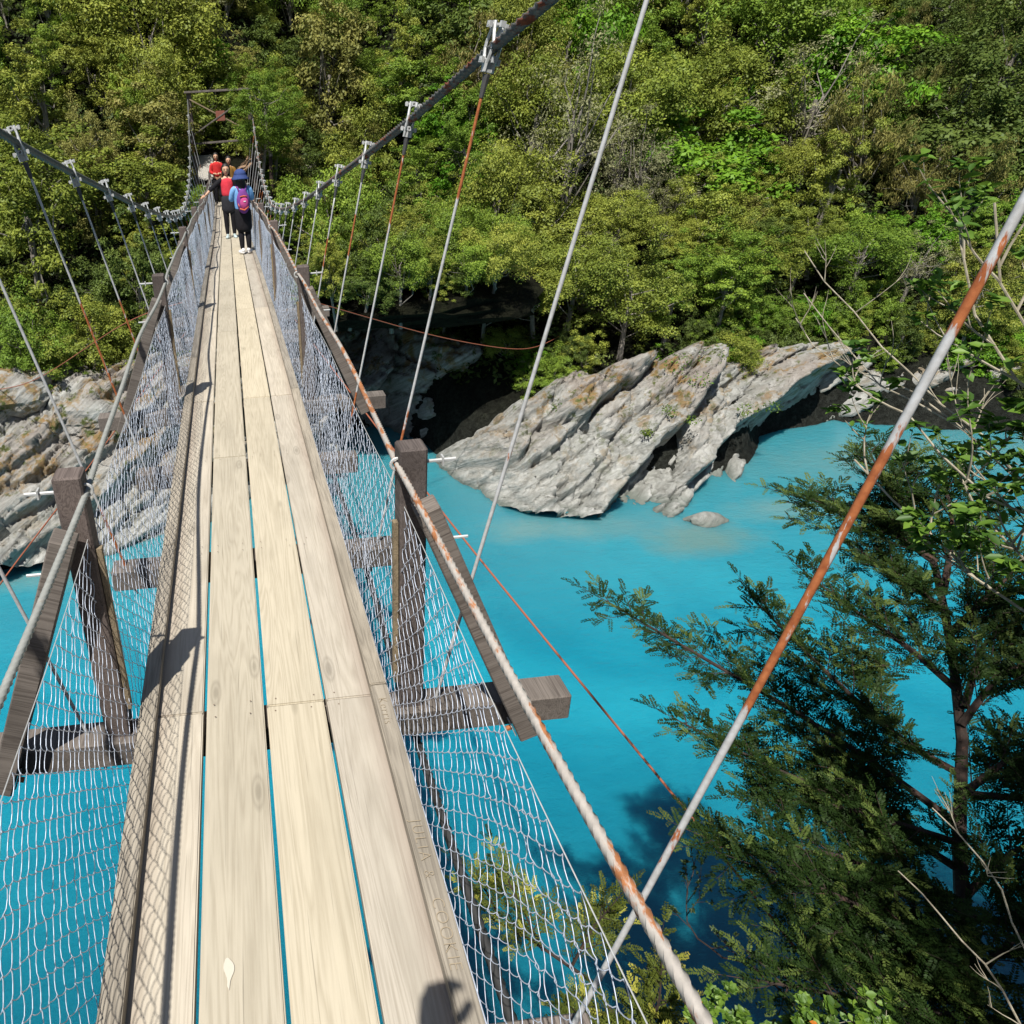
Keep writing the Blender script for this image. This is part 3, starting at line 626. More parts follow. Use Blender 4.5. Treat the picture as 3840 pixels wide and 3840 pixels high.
# ================================================================ vegetation
def leafquads(C, N, Dr, L, Wd, fold=0):
    """diamond leaves: centres C, normals N, length direction Dr"""
    Dr = Dr-N*np.sum(Dr*N, 1, keepdims=True); Dr /= np.linalg.norm(Dr, axis=1, keepdims=True)+1e-9
    S_ = np.cross(N, Dr); L = L[:, None]; Wd = Wd[:, None]
    V = np.stack([C-Dr*L*.5, C+S_*Wd*.5-Dr*L*.06, C+Dr*L*.5, C-S_*Wd*.5-Dr*L*.06], 1).reshape(-1, 3)
    b = np.arange(len(C))[:, None]*4; return V, b+np.array([[0, 1, 2, 3]])
def unit(a): return a/(np.linalg.norm(a, axis=1, keepdims=True)+1e-9)
def crown_arrays(seed, R_=2.0, H=1.9, ncl=64, nl=210, leaf=.085, droop=0, sparse=1.0, asp=.55, style=0):
    r = np.random.default_rng(seed); cs = []
    # a crown is several leaders, each with its own group of foliage tufts
    nd = r.integers(4, 7); lead = [(0, 0, H*.35, R_*.62)]
    for i in range(nd):
        a = i*6.283/nd+r.uniform(-.5, .5); q = r.uniform(.4, .8)*R_; lead.append((q*math.cos(a), q*math.sin(a), r.uniform(-.35, .6)*H*.6, R_*r.uniform(.28, .52)))
    while len(cs) < ncl:
        L = lead[r.integers(0, len(lead))]; d = r.normal(size=3); d /= np.linalg.norm(d)
        if d[2] < -.85: continue
        k = r.uniform(.45, 1.12)
        cs.append((L[0]+d[0]*L[3]*k, L[1]+d[1]*L[3]*k, L[2]+d[2]*L[3]*k*H/R_*1.05-.25*H*(r.random() < .35)))
    cs = np.array(cs); rc = r.uniform(.14, .40, ncl)*R_/2.0
    ct = r.uniform(0, 1, ncl); w = rc**1.6; w /= w.sum()
    idx = r.choice(ncl, ncl*nl, p=w); n = len(idx)
    d = unit(r.normal(size=(n, 3))+np.array([0, 0, .45])); rad = r.uniform(.15, 1.25, n)**.7
    sq = np.array([1.2, 1.2, .7 if style != 2 else 1.9])
    C = cs[idx]+d*rc[idx][:, None]*rad[:, None]*sq
    tf = fbm(C[:, 0]*4.5, C[:, 1]*4.5, C[:, 2]*6, 2); keep = tf > -.12-.25*sparse; C = C[keep]; d = d[keep]; idx = idx[keep]; tf = tf[keep]; n = len(idx)
    N = unit(d*.6+C/R_*.3+np.array([0, 0, .65])+r.normal(size=(n, 3))*.5)
    Dr = r.normal(size=(n, 3))+np.array([0, 0, .8])+d
    if style == 2: Dr = np.array([0, 0, -1.])+r.normal(size=(n, 3))*.22; N = unit(d*.6+r.normal(size=(n, 3))*.5+np.array([0, 0, .1]))
    L = leaf*r.uniform(.6, 1.4, n)
    V, F = leafquads(C, N, Dr, L, L*asp)
    tint = np.clip(.05+.38*ct[idx]+.34*r.uniform(0, 1, n)+.35*tf+.08, 0, 1)
    return V, F, tint, cs
def trunk_mesh(seed, R_, H, base, cs, n=16):
    r = random.Random(seed); b = MB(); lean = Vector((r.uniform(-.3, .3), r.uniform(-.3, .3), 0))
    pts = [Vector((0, 0, -base-.5)), Vector((0, 0, -base))+lean*.2, lean*.7+Vector((0, 0, -base*.4)), lean+Vector((0, 0, H*.15))]
    b.tube(pts, [.13, .11, .085, .055], 7)
    for c in r.sample(list(range(len(cs))), min(n, len(cs))):
        c = Vector(cs[c]); t = r.uniform(.25, 1); a = pts[1].lerp(pts[3], t); m = a.lerp(c, .5)+Vector((r.uniform(-.2, .2), r.uniform(-.2, .2), -.12)); 
        m2 = a.lerp(c, .8)+Vector((r.uniform(-.12, .12), r.uniform(-.12, .12), .02))
        b.tube([a, m, m2, c*1.04], [.028, .018, .012, .006], 5, cap=False)
    return b.mesh('trunk')
SPEC = [  # name, params, colour, crown look, category word
    dict(n='kamahi', R_=1.9, H=2.5, ncl=130, nl=165, leaf=.085, style=0, asp=.6),
    dict(n='kamahi2', R_=2.3, H=2.2, ncl=150, nl=160, leaf=.08, style=0, asp=.6),
    dict(n='kamahi3', R_=1.5, H=2.9, ncl=110, nl=165, leaf=.085, style=0, asp=.6),
    dict(n='broad', R_=1.7, H=2.3, ncl=90, nl=105, leaf=.14, style=1, asp=.55),
    dict(n='broad2', R_=2.1, H=2.0, ncl=100, nl=100, leaf=.135, style=1, asp=.55),
    dict(n='weep', R_=1.5, H=3.0, ncl=80, nl=190, leaf=.17, style=2, asp=.16),
    dict(n='manuka', R_=1.8, H=2.3, ncl=110, nl=130, leaf=.065, style=0, asp=.5, sparse=-.6),
    dict(n='tall', R_=1.25, H=3.3, ncl=100, nl=165, leaf=.075, style=0, asp=.45),
]
for i, sp in enumerate(SPEC):
    kw = {k: v for k, v in sp.items() if k != 'n'}
    V, F, t, cs = crown_arrays(100+i*7, **kw); sp['me'] = npmesh('crown', V, F, {'tint': ('FACE', t)})
    sp['me'].materials.append(LEAF)
    sp['tr'] = [trunk_mesh(i*5+q, sp['R_'], sp['H'], 2.2, cs, 30 if sp['n'] in ('manuka', 'weep') else 15) for q in range(1)]
    sp['tr'][0].materials.append(BARK)
KINDS = {  # kind: (variants, colour range a, b, words)
    'olive': ((0, 1, 2, 7), (.155, .195, .03), (.22, .245, .042), 'olive'),
    'green': ((0, 1, 2, 7), (.12, .195, .025), (.175, .25, .033), 'fresh green'),
    'broad': ((3, 4), (.075, .18, .012), (.125, .24, .020), 'broad-leaved'),
    'dark': ((0, 2, 4, 7), (.07, .10, .02), (.095, .135, .03), 'dark green'),
    'weep': ((5,), (.11, .12, .03), (.18, .165, .05), 'drooping'),
    'grey': ((6,), (.16, .165, .08), (.21, .21, .11), 'greyish twiggy'),
    'brown': ((1, 2, 0), (.18, .185, .045), (.235, .225, .065), 'brownish'),
}
def zone(x, y, z):
    a = math.degrees(math.atan2(x, y)); h = 'at the slope foot' if z < -.6 else ('low on the slope' if z < 2 else ('halfway up' if z < 5 else 'high on the slope'))
    for lim, p in ((-8, 'at the left edge'), (-1.5, 'left of the tower'), (5, 'behind the tower'), (13, 'just right of the bridge'), (21, 'above the gully'), (32, 'above the pale outcrop'), (42, 'above the dark cliff'), (99, 'at the right edge')):
        if a < lim: return h, p
ORD = ['leftmost', 'second from left', 'third from left', 'fourth from left', 'fifth from left', 'sixth from left', 'seventh from left', 'eighth from left', 'ninth from left', 'tenth from left', 'eleventh from left', 'twelfth from left', 'thirteenth from left', 'fourteenth from left', 'fifteenth from left', 'sixteenth from left', 'seventeenth from left']
def name_forest(L):
    g = {}
    for e, (h, p), w, a in L: g.setdefault((w, h, p), []).append((a, e))
    for (w, h, p), es in g.items():
        es.sort(key=lambda t: t[0])
        for i, (a, e) in enumerate(es): e['label'] = ('%s tree %s %s' % (w, h, p)) if len(es) == 1 else ('%s of %s trees %s %s' % (ORD[min(i, 16)], w, h, p)).replace('slope foot', 'foot')
def forest():
    r = random.Random(5); pts = []; NL = []
    def put(x, y, sc, kind, dz=0, zs=None):
        z = float(ground(np.array([x]), np.array([y]))[0]); va, a, b, words = KINDS[kind]; sp = SPEC[r.choice(va)]
        t = r.random(); col = [a[i]+(b[i]-a[i])*t for i in range(3)]; q = r.uniform(.88, 1.12)
        e = empty('forest_tree', (x, y, z+dz), None, 'tree', 'trees of the forest on the far bank'); NL.append((e, zone(x, y, z), words, math.atan2(x, y)))
        e.rotation_euler = (r.uniform(-.12, .12), r.uniform(-.12, .12), r.uniform(0, 6.28)); e.scale = (sc*r.uniform(.9, 1.12), sc*r.uniform(.9, 1.12), sc*r.choice((.75, .9, 1.0, 1.15, 1.4)) if zs is None else zs)
        c = link('crown', sp['me'], None, e, (0, 0, 1.15)); q *= 1.1; c.color = (col[0]*q, col[1]*q, col[2]*q, 1)
        link('trunk', sp['tr'][0], None, e, (0, 0, 1.15)); return e
    tries = 0
    while tries < 5200:
        tries += 1
        y = r.uniform(19.5, 48); x = r.uniform(-17, 47)
        a = math.degrees(math.atan2(x, y))
        if a < -17.5 or a > 47: continue
        d = y-float(interp(x, YW))
        if d < (2.9 if 6.5 < x < 22 else 3.6 if x < 22 else 1.6): continue
        if abs(x) < 2.6 and y < 33.0: continue
        if -2.6 < x < 2.2 and y < 37.5: continue
        sc = (r.uniform(.85, 1.6) if r.random() < .7 else r.uniform(.5, .8)) if d > 7 else r.uniform(.5, .8)
        sp_ = 1.62*sc+.2
        if any((x-u)**2+(y-v)**2 < (sp_*.5+s2*.5)**2*.92 for u, v, s2 in pts): continue
        n = float(fbm(np.array([x*.22]), np.array([y*.22]), 9, 2)[0])+r.uniform(-.35, .35)
        if a > 38 and y > 27: kind = 'weep' if r.random() < .45 else 'dark'
        elif 13 < a < 24 and y > 33 and r.random() < .3: kind = 'weep'
        elif n < -.3: kind = 'green'
        elif n < -.08: kind = 'broad' if (a > 12 and r.random() < .75) else 'green'
        elif n < .22: kind = 'olive'
        elif n < .4: kind = 'brown'
        else: kind = 'grey' if r.random() < .5 else 'olive'
        if a < -3 and kind in ('broad', 'grey'): kind = r.choice(('green', 'olive'))
        if r.random() < .07: kind = 'dark'
        pts.append((x, y, sp_)); put(x, y, sc, kind, (1.0 if 6.5 < x < 24 and d < 4.8 else 0))
    # small shrubs hanging over the rock edge
    for i in range(96):
        x = r.uniform(-7, 27) if i % 3 else r.uniform(7, 26); d = r.uniform(1.9, 3.6) if x < 18 else r.uniform(.7, 2.6); y = float(interp(x, YW))+d
        if abs(x) < 1.3 or 1.6 < x < 6.6: continue
        if 7.0 < x < 14.5 and d < 2.3: continue
        if -9 < x < -1.5 and d < 3.2: continue
        put(x, y, r.uniform(.28, .48), r.choice(('green', 'olive', 'dark', 'broad')), -.35)
    # low trees under the bridge and beside the tower
    for x, y, sc, kd in ((1.9, 21.0, .42, 'green'), (2.6, 20.7, .4, 'olive'), (3.5, 20.5, .42, 'dark'), (4.4, 20.5, .4, 'green'), (5.3, 20.6, .42, 'olive'), (6.3, 20.8, .45, 'green'), (7.2, 21.1, .5, 'olive'), (7.6, 22.2, .55, 'green'), (2.4, 22.6, .55, 'olive'), (3.3, 21.6, .5, 'green'), (4.3, 21.3, .55, 'dark'), (5.3, 21.5, .5, 'olive'), (1.9, 21.7, .4, 'dark'), (3.8, 21.2, .35, 'green'), (4.9, 21.1, .35, 'olive'), (2.8, 21.3, .4, 'olive'), (6.0, 21.4, .45, 'dark'), (6.2, 22.2, .55, 'green'), (3.0, 24, .8, 'green'), (4.4, 23.6, .7, 'olive'), (5.7, 24, .8, 'olive')):
        put(x, y, sc, kd, -2.3-float(ground(np.array([x]), np.array([y]))[0]))
    for x, y, sc, kd, dz in ((1.75, 29.6, .62, 'green', .2), (2.4, 31.2, .75, 'olive', .4), (1.9, 32.8, .9, 'green', .6), (1.25, 34.2, .8, 'olive', .9), (-1.9, 30.3, .5, 'green', -.1), (-2.2, 33.0, .7, 'green', .0),
                             (-1.8, 27, .5, 'olive', -.8), (1.9, 26.4, .55, 'olive', -.7), (-2.0, 24, .5, 'olive', -.9), (2.1, 24, .5, 'green', -.9), (0, 26, .42, 'dark', -.9), (0, 29, .3, 'dark', -.6), (-.4, 40.6, .9, 'broad', .2), (1.6, 38.5, .8, 'green', .4), (-.9, 37.4, .6, 'green', .3), (-.3, 37.8, .5, 'dark', .2), (1.5, 31.6, .62, 'green', 1.4), (-2.6, 38.6, .9, 'green', .0), (0.6, 36.8, .45, 'dark', .2)):
        put(x, y, sc, kd, dz)
    name_forest(NL)
forest()
# leaf litter / undergrowth on the slope: one mass
def undergrowth():
    r = np.random.default_rng(77); n = 150000
    x = r.uniform(-17, 46, n); y = r.uniform(19, 49, n); d = y-interp(x, YW); a = np.degrees(np.arctan2(x, y))
    k = (d > 2.0) & (a > -25) & (a < 52) & ~((np.abs(x) < 1.5) & (y > 29) & (y < 39)) & ~((x > 3) & (x < 6.2) & (d < 8)); k &= fbm(x*.6, y*.6, 1, 2) > -.5
    x, y = x[k], y[k]; z = ground(x, y)+r.uniform(.02, .5, len(x)); n = len(x)
    N = unit(r.normal(size=(n, 3))*.5+np.array([0, -.4, 1])); L = r.uniform(.10, .26, n)
    V, F = leafquads(np.stack([x, y, z], 1), N, r.normal(size=(n, 3)), L, L*.55)
    o = link('undergrowth', npmesh('undergrowth', V, F, {'tint': ('FACE', r.uniform(0, .8, n))}), LEAF); o.color = (.06, .085, .02, 1)
    tag(o, 'ferns and low leaves covering the forest floor', 'undergrowth', kind='stuff')
undergrowth()
def tuft(name, pos, rad, n, leaf, col, label, cat='shrub', group=None, seed=1, flat=.6, up=.5, asp=.5):
    r = np.random.default_rng(seed); d = unit(r.normal(size=(n, 3))); C = d*r.uniform(.3, 1, n)[:, None]**.6*rad*np.array([1, 1, flat])+np.array([0, 0, rad*flat*.6])
    L = leaf*r.uniform(.6, 1.3, n); V, F = leafquads(C, unit(d*.5+r.normal(size=(n, 3))*.5+np.array([0, 0, up])), r.normal(size=(n, 3)), L, L*asp)
    o = link(name, npmesh(name, V, F, {'tint': ('FACE', r.uniform(.2, 1, n))}), LEAF, None, pos); o.color = (*col, 1); tag(o, label, cat, group); return o
# ---- plants on the outcrop
for i, (x, y, z, q, c) in enumerate(((12.6, 20.3, -4.9, .5, (.07, .13, .02)), (13.1, 19.9, -5.3, .42, (.09, .17, .025)), (12.0, 19.3, -5.9, .28, (.08, .13, .02)), (12.5, 19.0, -6.1, .26, (.08, .13, .02)), (9.0, 20.0, -5.8, .28, (.06, .11, .02)), (11.2, 18.9, -6.3, .2, (.09, .13, .02)), (14.6, 19.6, -6.2, .35, (.09, .14, .02)), (15.4, 19.7, -6.2, .3, (.06, .11, .02)), (13.8, 20.8, -4.9, .5, (.07, .12, .02)), (10.6, 20.8, -4.7, .35, (.10, .13, .03)))):
    tuft('rock_plant', (x, y, z), q, 90, .085, c, ('largest leafy plant', 'second leafy plant', 'low round plant', 'small fern-like plant', 'leftmost tuft of leaves', 'lowest tuft of leaves', 'right-hand leafy plant', 'rightmost tuft of leaves', 'topmost leafy plant', 'small plant left of the topmost one')[i]+' growing in the clefts of the pale outcrop', 'plant', 'plants in the clefts of the outcrop', 300+i)
# ---- near conifer: explicit trunk and boughs with needle sprays
def spray_template(seed, n=9, L=.115, leaf=.031, w=.013, curve=.02):
    r = random.Random(seed); C = []; D_ = []; Nn = []; ls = []
    for i in range(n):
        t = (i+1)/n; x = t*L; z = -curve*t*t
        for s in (-1, 1):
            dd = Vector((r.uniform(.35, .75), s*.83, r.uniform(-.25, .6))).normalized(); l = leaf*(1-.45*t**3)*r.uniform(.85, 1.1)*(.7+.3*min(1, t*4))
            C.append(Vector((x, 0, z))+dd*l*.5); D_.append(dd); nn = Vector((r.uniform(-.25, .25), r.uniform(-.25, .25), 1)); Nn.append(nn.normalized()); ls.append(l)
    C = np.array(C); ls = np.array(ls); return leafquads(C, unit(np.array(Nn)), np.array(D_), ls, ls*0+w)
def orient(Vt, Ft, P, X, Zr, sc):
    """place template at P with x-axis X and approx up Zr (arrays)"""
    X = unit(X); Y_ = unit(np.cross(Zr, X)); Z = np.cross(X, Y_)
    V = P[:, None]+sc[:, None, None]*(Vt[None, :, 0:1]*X[:, None]+Vt[None, :, 1:2]*Y_[:, None]+Vt[None, :, 2:3]*Z[:, None])
    F = Ft[None]+(np.arange(len(P))*len(Vt))[:, None, None]; return V.reshape(-1, 3), F.reshape(-1, 4)
def poly_eval(P, t):
    P = [Vector(p) for p in P]; L = [0]
    for i in range(len(P)-1): L.append(L[-1]+(P[i+1]-P[i]).length)
    s = t*L[-1]
    for i in range(len(P)-1):
        if s <= L[i+1] or i == len(P)-2:
            f = (s-L[i])/(L[i+1]-L[i]); return P[i].lerp(P[i+1], f), (P[i+1]-P[i]).normalized()
def conifer(name, trunk, boughs, label, tr_r, seed=3, sub=.045, subL=.62, spr=.017, bare=.05, col=(.018, .034, .008), sc0=1.0):  # default colour darkened to hold the shade lying on the tree
    r = random.Random(seed); root = empty(name, trunk[-1], label, 'tree'); b0 = Vector(trunk[-1]); W_ = MB()
    T = [poly_eval(trunk, i/16)[0] for i in range(17)]; W_.tube([p-b0 for p in T], [tr_r*(.35+.65*i/16) for i in range(17)], 9)
    P = []; X = []; Z = []; Sc = []; tn = []
    toward = Vector((-.3, .3, .35))
    def twig(A, d, L, th, depth):
        n = max(3, int(L/.09)); pts = [A]; dd = d.copy(); w = Vector((r.uniform(-1, 1), r.uniform(-1, 1), r.uniform(-.2, .5)))
        for i in range(n): dd = (dd+w*.05+Vector((r.uniform(-.1, .1), r.uniform(-.1, .1), r.uniform(-.06, .08)))).normalized(); pts.append(pts[-1]+dd*(L/n))
        W_.tube([p-b0 for p in pts], [th*(1-.75*i/n) for i in range(n+1)], 4, cap=False)
        ns = int(L/spr*.9); s = r.choice((-1, 1)); tv = r.random()
        for i in range(ns):
            t = (i+r.random()*.6)/ns
            if t < bare: continue
            q, dv = poly_eval(pts, t); s = -s; side = dv.cross(Vector((r.uniform(-.35, .35), r.uniform(-.35, .35), 1))).normalized()*s
            x = (dv*r.uniform(.2, 1)+side*r.uniform(.4, 1)+Vector((0, 0, r.uniform(-.3, .7)))).normalized()
            P.append(q-b0); X.append(x); Z.append(Vector((r.uniform(-.8, .8), r.uniform(-.9, .3), 1))); Sc.append(r.uniform(.5, 1.0)*(1.1-.35*t)*sc0); tn.append(tv*.25+(1.0 if t > .72 and tv > .55 else 0))  # raised tint paints the outer twig ends as sunlit tips
        P.append(pts[-1]-b0); X.append(dd); Z.append(Vector((0, 0, 1))); Sc.append(.8*sc0); tn.append(tv*.25+(1.0 if tv > .55 else 0))
        if depth:
            for i in range(int(L/.22)):
                q, dv = poly_eval(pts, r.uniform(.2, .9)); side = dv.cross(Vector((0, 0, 1))).normalized()*r.choice((-1, 1)); twig(q, (dv*.7+side*.8+Vector((0, 0, r.uniform(-.15, .25)))).normalized(), L*.45, th*.6, 0)
    for bi, (bp, dens) in enumerate(boughs):
        bp = [Vector(p) for p in bp]; n = 14; pts = [poly_eval(bp, i/n)[0] for i in range(n+1)]
        for _ in range(2): pts = [pts[0]]+[(pts[i-1]+2*pts[i]+pts[i+1])/4 for i in range(1, n)]+[pts[-1]]
        Lb = sum((pts[i+1]-pts[i]).length for i in range(n)); W_.tube([p-b0 for p in pts], [tr_r*.42*(1-.85*i/n)+.002 for i in range(n+1)], 6, cap=False)
        ns = int(Lb/sub*dens); s = 1
        for i in range(ns):
            t = .10+.9*(i+r.random()*.7)/ns; q, dv = poly_eval(pts, min(t, .99)); s = -s
            side = dv.cross(Vector((r.uniform(-.5, .5), r.uniform(-.5, .5), 1))).normalized()*s
            twig(q, (dv*r.uniform(.5, 1)+side*r.uniform(.5, 1)+Vector((0, 0, r.uniform(-.25, .4)))).normalized(), subL*r.uniform(.5, 1)*(1.05-.75*t), .004, 1)
        twig(pts[-1], (pts[-1]-pts[-3]).normalized(), .22, .004, 0)
    Vs = []; Fs = []; Ts = []; nv = 0; P, X, Z = [np.array([tuple(v) for v in q]) for q in (P, X, Z)]; Sc = np.array(Sc); tn = np.array(tn)
    for q in range(3):
        Vt, Ft = spray_template(seed*9+q, n=(9, 8, 10)[q]); ix = np.arange(q, len(P), 3); V, F = orient(Vt, Ft, P[ix], X[ix], Z[ix], Sc[ix]); Vs.append(V); Fs.append(F+nv); nv += len(V)
        Ts.append(np.clip(np.repeat(tn[ix]*.62+.05, len(Ft))+rng.uniform(0, .2, len(ix)*len(Ft)), 0, 1))
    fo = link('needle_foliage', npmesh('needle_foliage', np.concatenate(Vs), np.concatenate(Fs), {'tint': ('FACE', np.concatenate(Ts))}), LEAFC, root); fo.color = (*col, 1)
    W_.build('trunk', BARKD, root); return root
TR = [(4.5, 4.06, -.59), (4.45, 3.78, -.83), (4.28, 3.36, -1.14), (4.07, 2.97, -1.39), (3.69, 2.46, -1.69), (3.5, 2.1, -1.93), (3.36, 1.77, -2.2), (3.3, 1.5, -2.9), (3.4, 1.2, -3.6)]
BO = [([(3.81, 2.6, -1.63), (3.48, 2.91, -1.41), (3.08, 3.21, -1.18), (2.66, 3.58, -1.0), (2.28, 3.95, -.84)], 1.0),
      ([(3.67, 2.42, -1.73), (3.24, 2.7, -1.48), (2.81, 2.94, -1.35), (2.46, 3.19, -1.23)], 1.3),
      ([(4.19, 3.22, -1.21), (4.0, 3.44, -1.03), (3.77, 3.65, -.88), (3.62, 3.88, -.76)], 1.1),
      ([(4.45, 3.86, -.72), (4.24, 4.04, -.56), (4.06, 4.26, -.49), (3.84, 4.47, -.47)], 1.5),
      ([(4.45, 3.73, -.89), (4.61, 3.96, -.55), (4.67, 4.23, -.25)], 1.6), ([(4.5, 3.9, -.75), (4.3, 4.2, -.35), (4.35, 4.5, -.2)], 1.5),
      ([(4.09, 3.03, -1.32), (4.31, 3.14, -1.12), (4.52, 3.17, -1.01), (4.72, 3.21, -.87)], 1.2),
      ([(3.56, 2.28, -1.77), (3.15, 2.31, -1.53), (2.8, 2.44, -1.44), (2.44, 2.49, -1.53), (2.27, 2.58, -1.44)], 1.3),
      ([(3.5, 2.12, -1.92), (2.94, 2.09, -1.55), (2.67, 2.2, -1.42), (2.41, 2.32, -1.38)], 1.5),
      ([(3.93, 2.75, -1.57), (4.17, 2.81, -1.41), (4.43, 2.8, -1.28)], 1.3), ([(3.46, 2.01, -2.01), (3.51, 1.99, -1.69), (3.66, 1.99, -1.39)], 1.6),
      ([(3.41, 1.89, -2.11), (2.79, 1.78, -1.69), (2.41, 1.81, -1.55), (2.14, 1.9, -1.55)], 1.5),
      ([(3.95, 2.83, -1.48), (3.67, 2.97, -1.33), (3.46, 3.24, -1.13), (3.3, 3.55, -.96), (3.19, 3.75, -.83)], 1.2),
      ([(4.35, 3.5, -1.0), (4.5, 3.5, -.75), (4.75, 3.6, -.6)], 1.6), ([(4.4, 3.6, -.95), (4.15, 3.75, -.75), (3.95, 3.95, -.62)], 1.6), ([(4.15, 3.1, -1.25), (4.4, 3.35, -1.0), (4.75, 3.45, -.85)], 1.5),
      ([(3.9, 2.7, -1.5), (4.3, 2.6, -1.5), (4.7, 2.7, -1.5)], 1.4), ([(3.55, 2.2, -1.8), (3.8, 2.1, -1.75), (4.1, 2.1, -1.8)], 1.5), ([(3.45, 2.0, -2.0), (3.1, 2.0, -1.75), (2.75, 2.0, -1.62), (2.5, 2.1, -1.6)], 1.5),
      ([(3.75, 2.5, -1.65), (3.4, 2.55, -1.5), (3.0, 2.7, -1.42), (2.7, 2.75, -1.42)], 1.4), ([(3.38, 1.8, -2.2), (3.2, 1.75, -1.8), (3.0, 1.8, -1.6)], 1.5), ([(3.6, 2.3, -1.8), (3.9, 2.4, -1.6), (4.2, 2.4, -1.45)], 1.4)]
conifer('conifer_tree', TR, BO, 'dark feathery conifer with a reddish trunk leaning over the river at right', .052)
conifer('young_conifer', [(1.30, 3.0, -2.55), (1.45, 2.74, -2.4), (1.68, 2.39, -2.3), (1.9, 2.0, -2.6), (2.0, 1.5, -3.6)],
        [([(1.5, 2.65, -2.38), (1.42, 2.75, -2.2), (1.36, 2.95, -2.1)], 1.6), ([(1.6, 2.5, -2.34), (1.75, 2.6, -2.15), (1.85, 2.62, -2.0)], 1.6), ([(1.75, 2.25, -2.38), (1.55, 2.15, -2.15), (1.45, 2.1, -2.05)], 1.6),
         ([(1.85, 2.1, -2.5), (1.95, 2.2, -2.2), (1.98, 2.3, -2.0)], 1.5), ([(1.8, 2.2, -2.4), (1.7, 2.0, -2.15), (1.72, 1.9, -2.0)], 1.6), ([(1.35, 2.95, -2.5), (1.28, 3.05, -2.35), (1.2, 3.1, -2.25)], 1.4)],
        'young yellow-green conifer seen through the fence at the bottom right', .02, seed=8, subL=.3, col=(.075, .09, .016), sub=.04)
# ---- broad-leaved shrubs
def shrub(name, stems, label, leafL, n_per_m, col, seed, stem_r=.008, twigs=10, tw=.35, matl=LEAFN, cat='shrub', bare_after=1.0, orange=0, wood=None, lw=.42, toward=(0, 0, .4)):
    r = random.Random(seed); b0 = Vector(stems[0][0]); root = empty(name, b0, label, cat); B = MB(); C = []; D_ = []; N_ = []; Ls = []; Tn = []
    def leaves(q, dv, cnt, sp=1):
        for i in range(cnt):
            d = (dv*r.uniform(.2, 1)+Vector((r.uniform(-1, 1), r.uniform(-1, 1), r.uniform(-.3, .9)))).normalized(); l = leafL*r.uniform(.6, 1.25)
            C.append(tuple(q-b0+d*l*.55)); D_.append(tuple(d)); N_.append(tuple((Vector((r.uniform(-.7, .7), r.uniform(-.7, .7), 1))).normalized())); Ls.append(l); Tn.append(r.random())
    def grow(A, d, L, th, lv):
        n = max(4, int(L/.06)); pts = [A]; dd = d.normalized(); w = Vector((r.uniform(-1, 1), r.uniform(-1, 1), r.uniform(-.3, 1)))
        for i in range(n): dd = (dd+w*.07+Vector((r.uniform(-.14, .14), r.uniform(-.14, .14), r.uniform(-.08, .14)))).normalized(); pts.append(pts[-1]+dd*(L/n))
        B.tube([p-b0 for p in pts], [th*(1-.7*i/n) for i in range(n+1)], 5, cap=False)
        if n_per_m and (lv == 0 or r.random() < .5): leaves(pts[-1], dd, max(3, int(n_per_m*.14)))
        for i in range(int(L*n_per_m*.5)):
            q, dv = poly_eval(pts, r.uniform(.35, 1)); leaves(q, dv, 1)
        if lv > 0:
            for i in range(r.randint(2, 4)): q, dv = poly_eval(pts, r.uniform(.3, .95)); grow(q, (dv+Vector((r.uniform(-1, 1), r.uniform(-1, 1), r.uniform(-.4, 1)))*.9), L*.55, th*.6, lv-1)
    for st in stems:
        st = [Vector(p) for p in st]; n = 12; pts = [poly_eval(st, i/n)[0]+Vector((r.uniform(-.012, .012), r.uniform(-.012, .012), r.uniform(-.012, .012)))*(i > 0) for i in range(n+1)]
        B.tube([p-b0 for p in pts], [stem_r*(1-.6*i/n) for i in range(n+1)], 6, cap=False)
        for i in range(twigs):
            t = r.uniform(.12, 1); q, dv = poly_eval(pts, t); grow(q, dv*.6+Vector((r.uniform(-1, 1), r.uniform(-1, 1), r.uniform(-.2, 1.1)))+Vector(toward)*.4, tw*r.uniform(.5, 1), stem_r*.5, 1)
    B.build('branches', wood or TWIG, root)
    if C:
        C, D_, N_ = map(np.array, (C, D_, N_)); Ls = np.array(Ls); Dr = unit(D_-N_*np.sum(D_*N_, 1, keepdims=True)); S_ = np.cross(N_, Dr); Lq = Ls[:, None]
        # six-point leaves, folded along the midrib
        prof = ((-.5, 0, 0), (-.2, .42, .10), (.18, .40, .10), (.5, 0, 0), (.18, -.40, .10), (-.2, -.42, .10))
        V = np.stack([C+Dr*Lq*a+S_*Lq*lw*b_*1.15+N_*Lq*c for a, b_, c in prof], 1).reshape(-1, 3); b = np.arange(len(C))[:, None]*6
        F = np.concatenate([b+np.array([[0, 1, 2, 3]]), b+np.array([[0, 3, 4, 5]])]); tn = np.concatenate([Tn, Tn])
        o = link('leaves', npmesh('leaves', V, F, {'tint': ('FACE', tn)}), matl, root); o.color = (*col, 1)
        if orange:
            k = rng.choice(len(C), orange, replace=False); V2 = V.reshape(-1, 6, 3)[k].reshape(-1, 3)+np.array([0, 0, .012]); b = np.arange(orange)[:, None]*6
            o = link('dead_leaves', npmesh('dead_leaves', V2, np.concatenate([b+np.array([[0, 1, 2, 3]]), b+np.array([[0, 3, 4, 5]])]), {'tint': ('FACE', rng.uniform(.3, 1, orange*2))}), matl, root); o.color = (.5, .16, .015, 1)
    return root
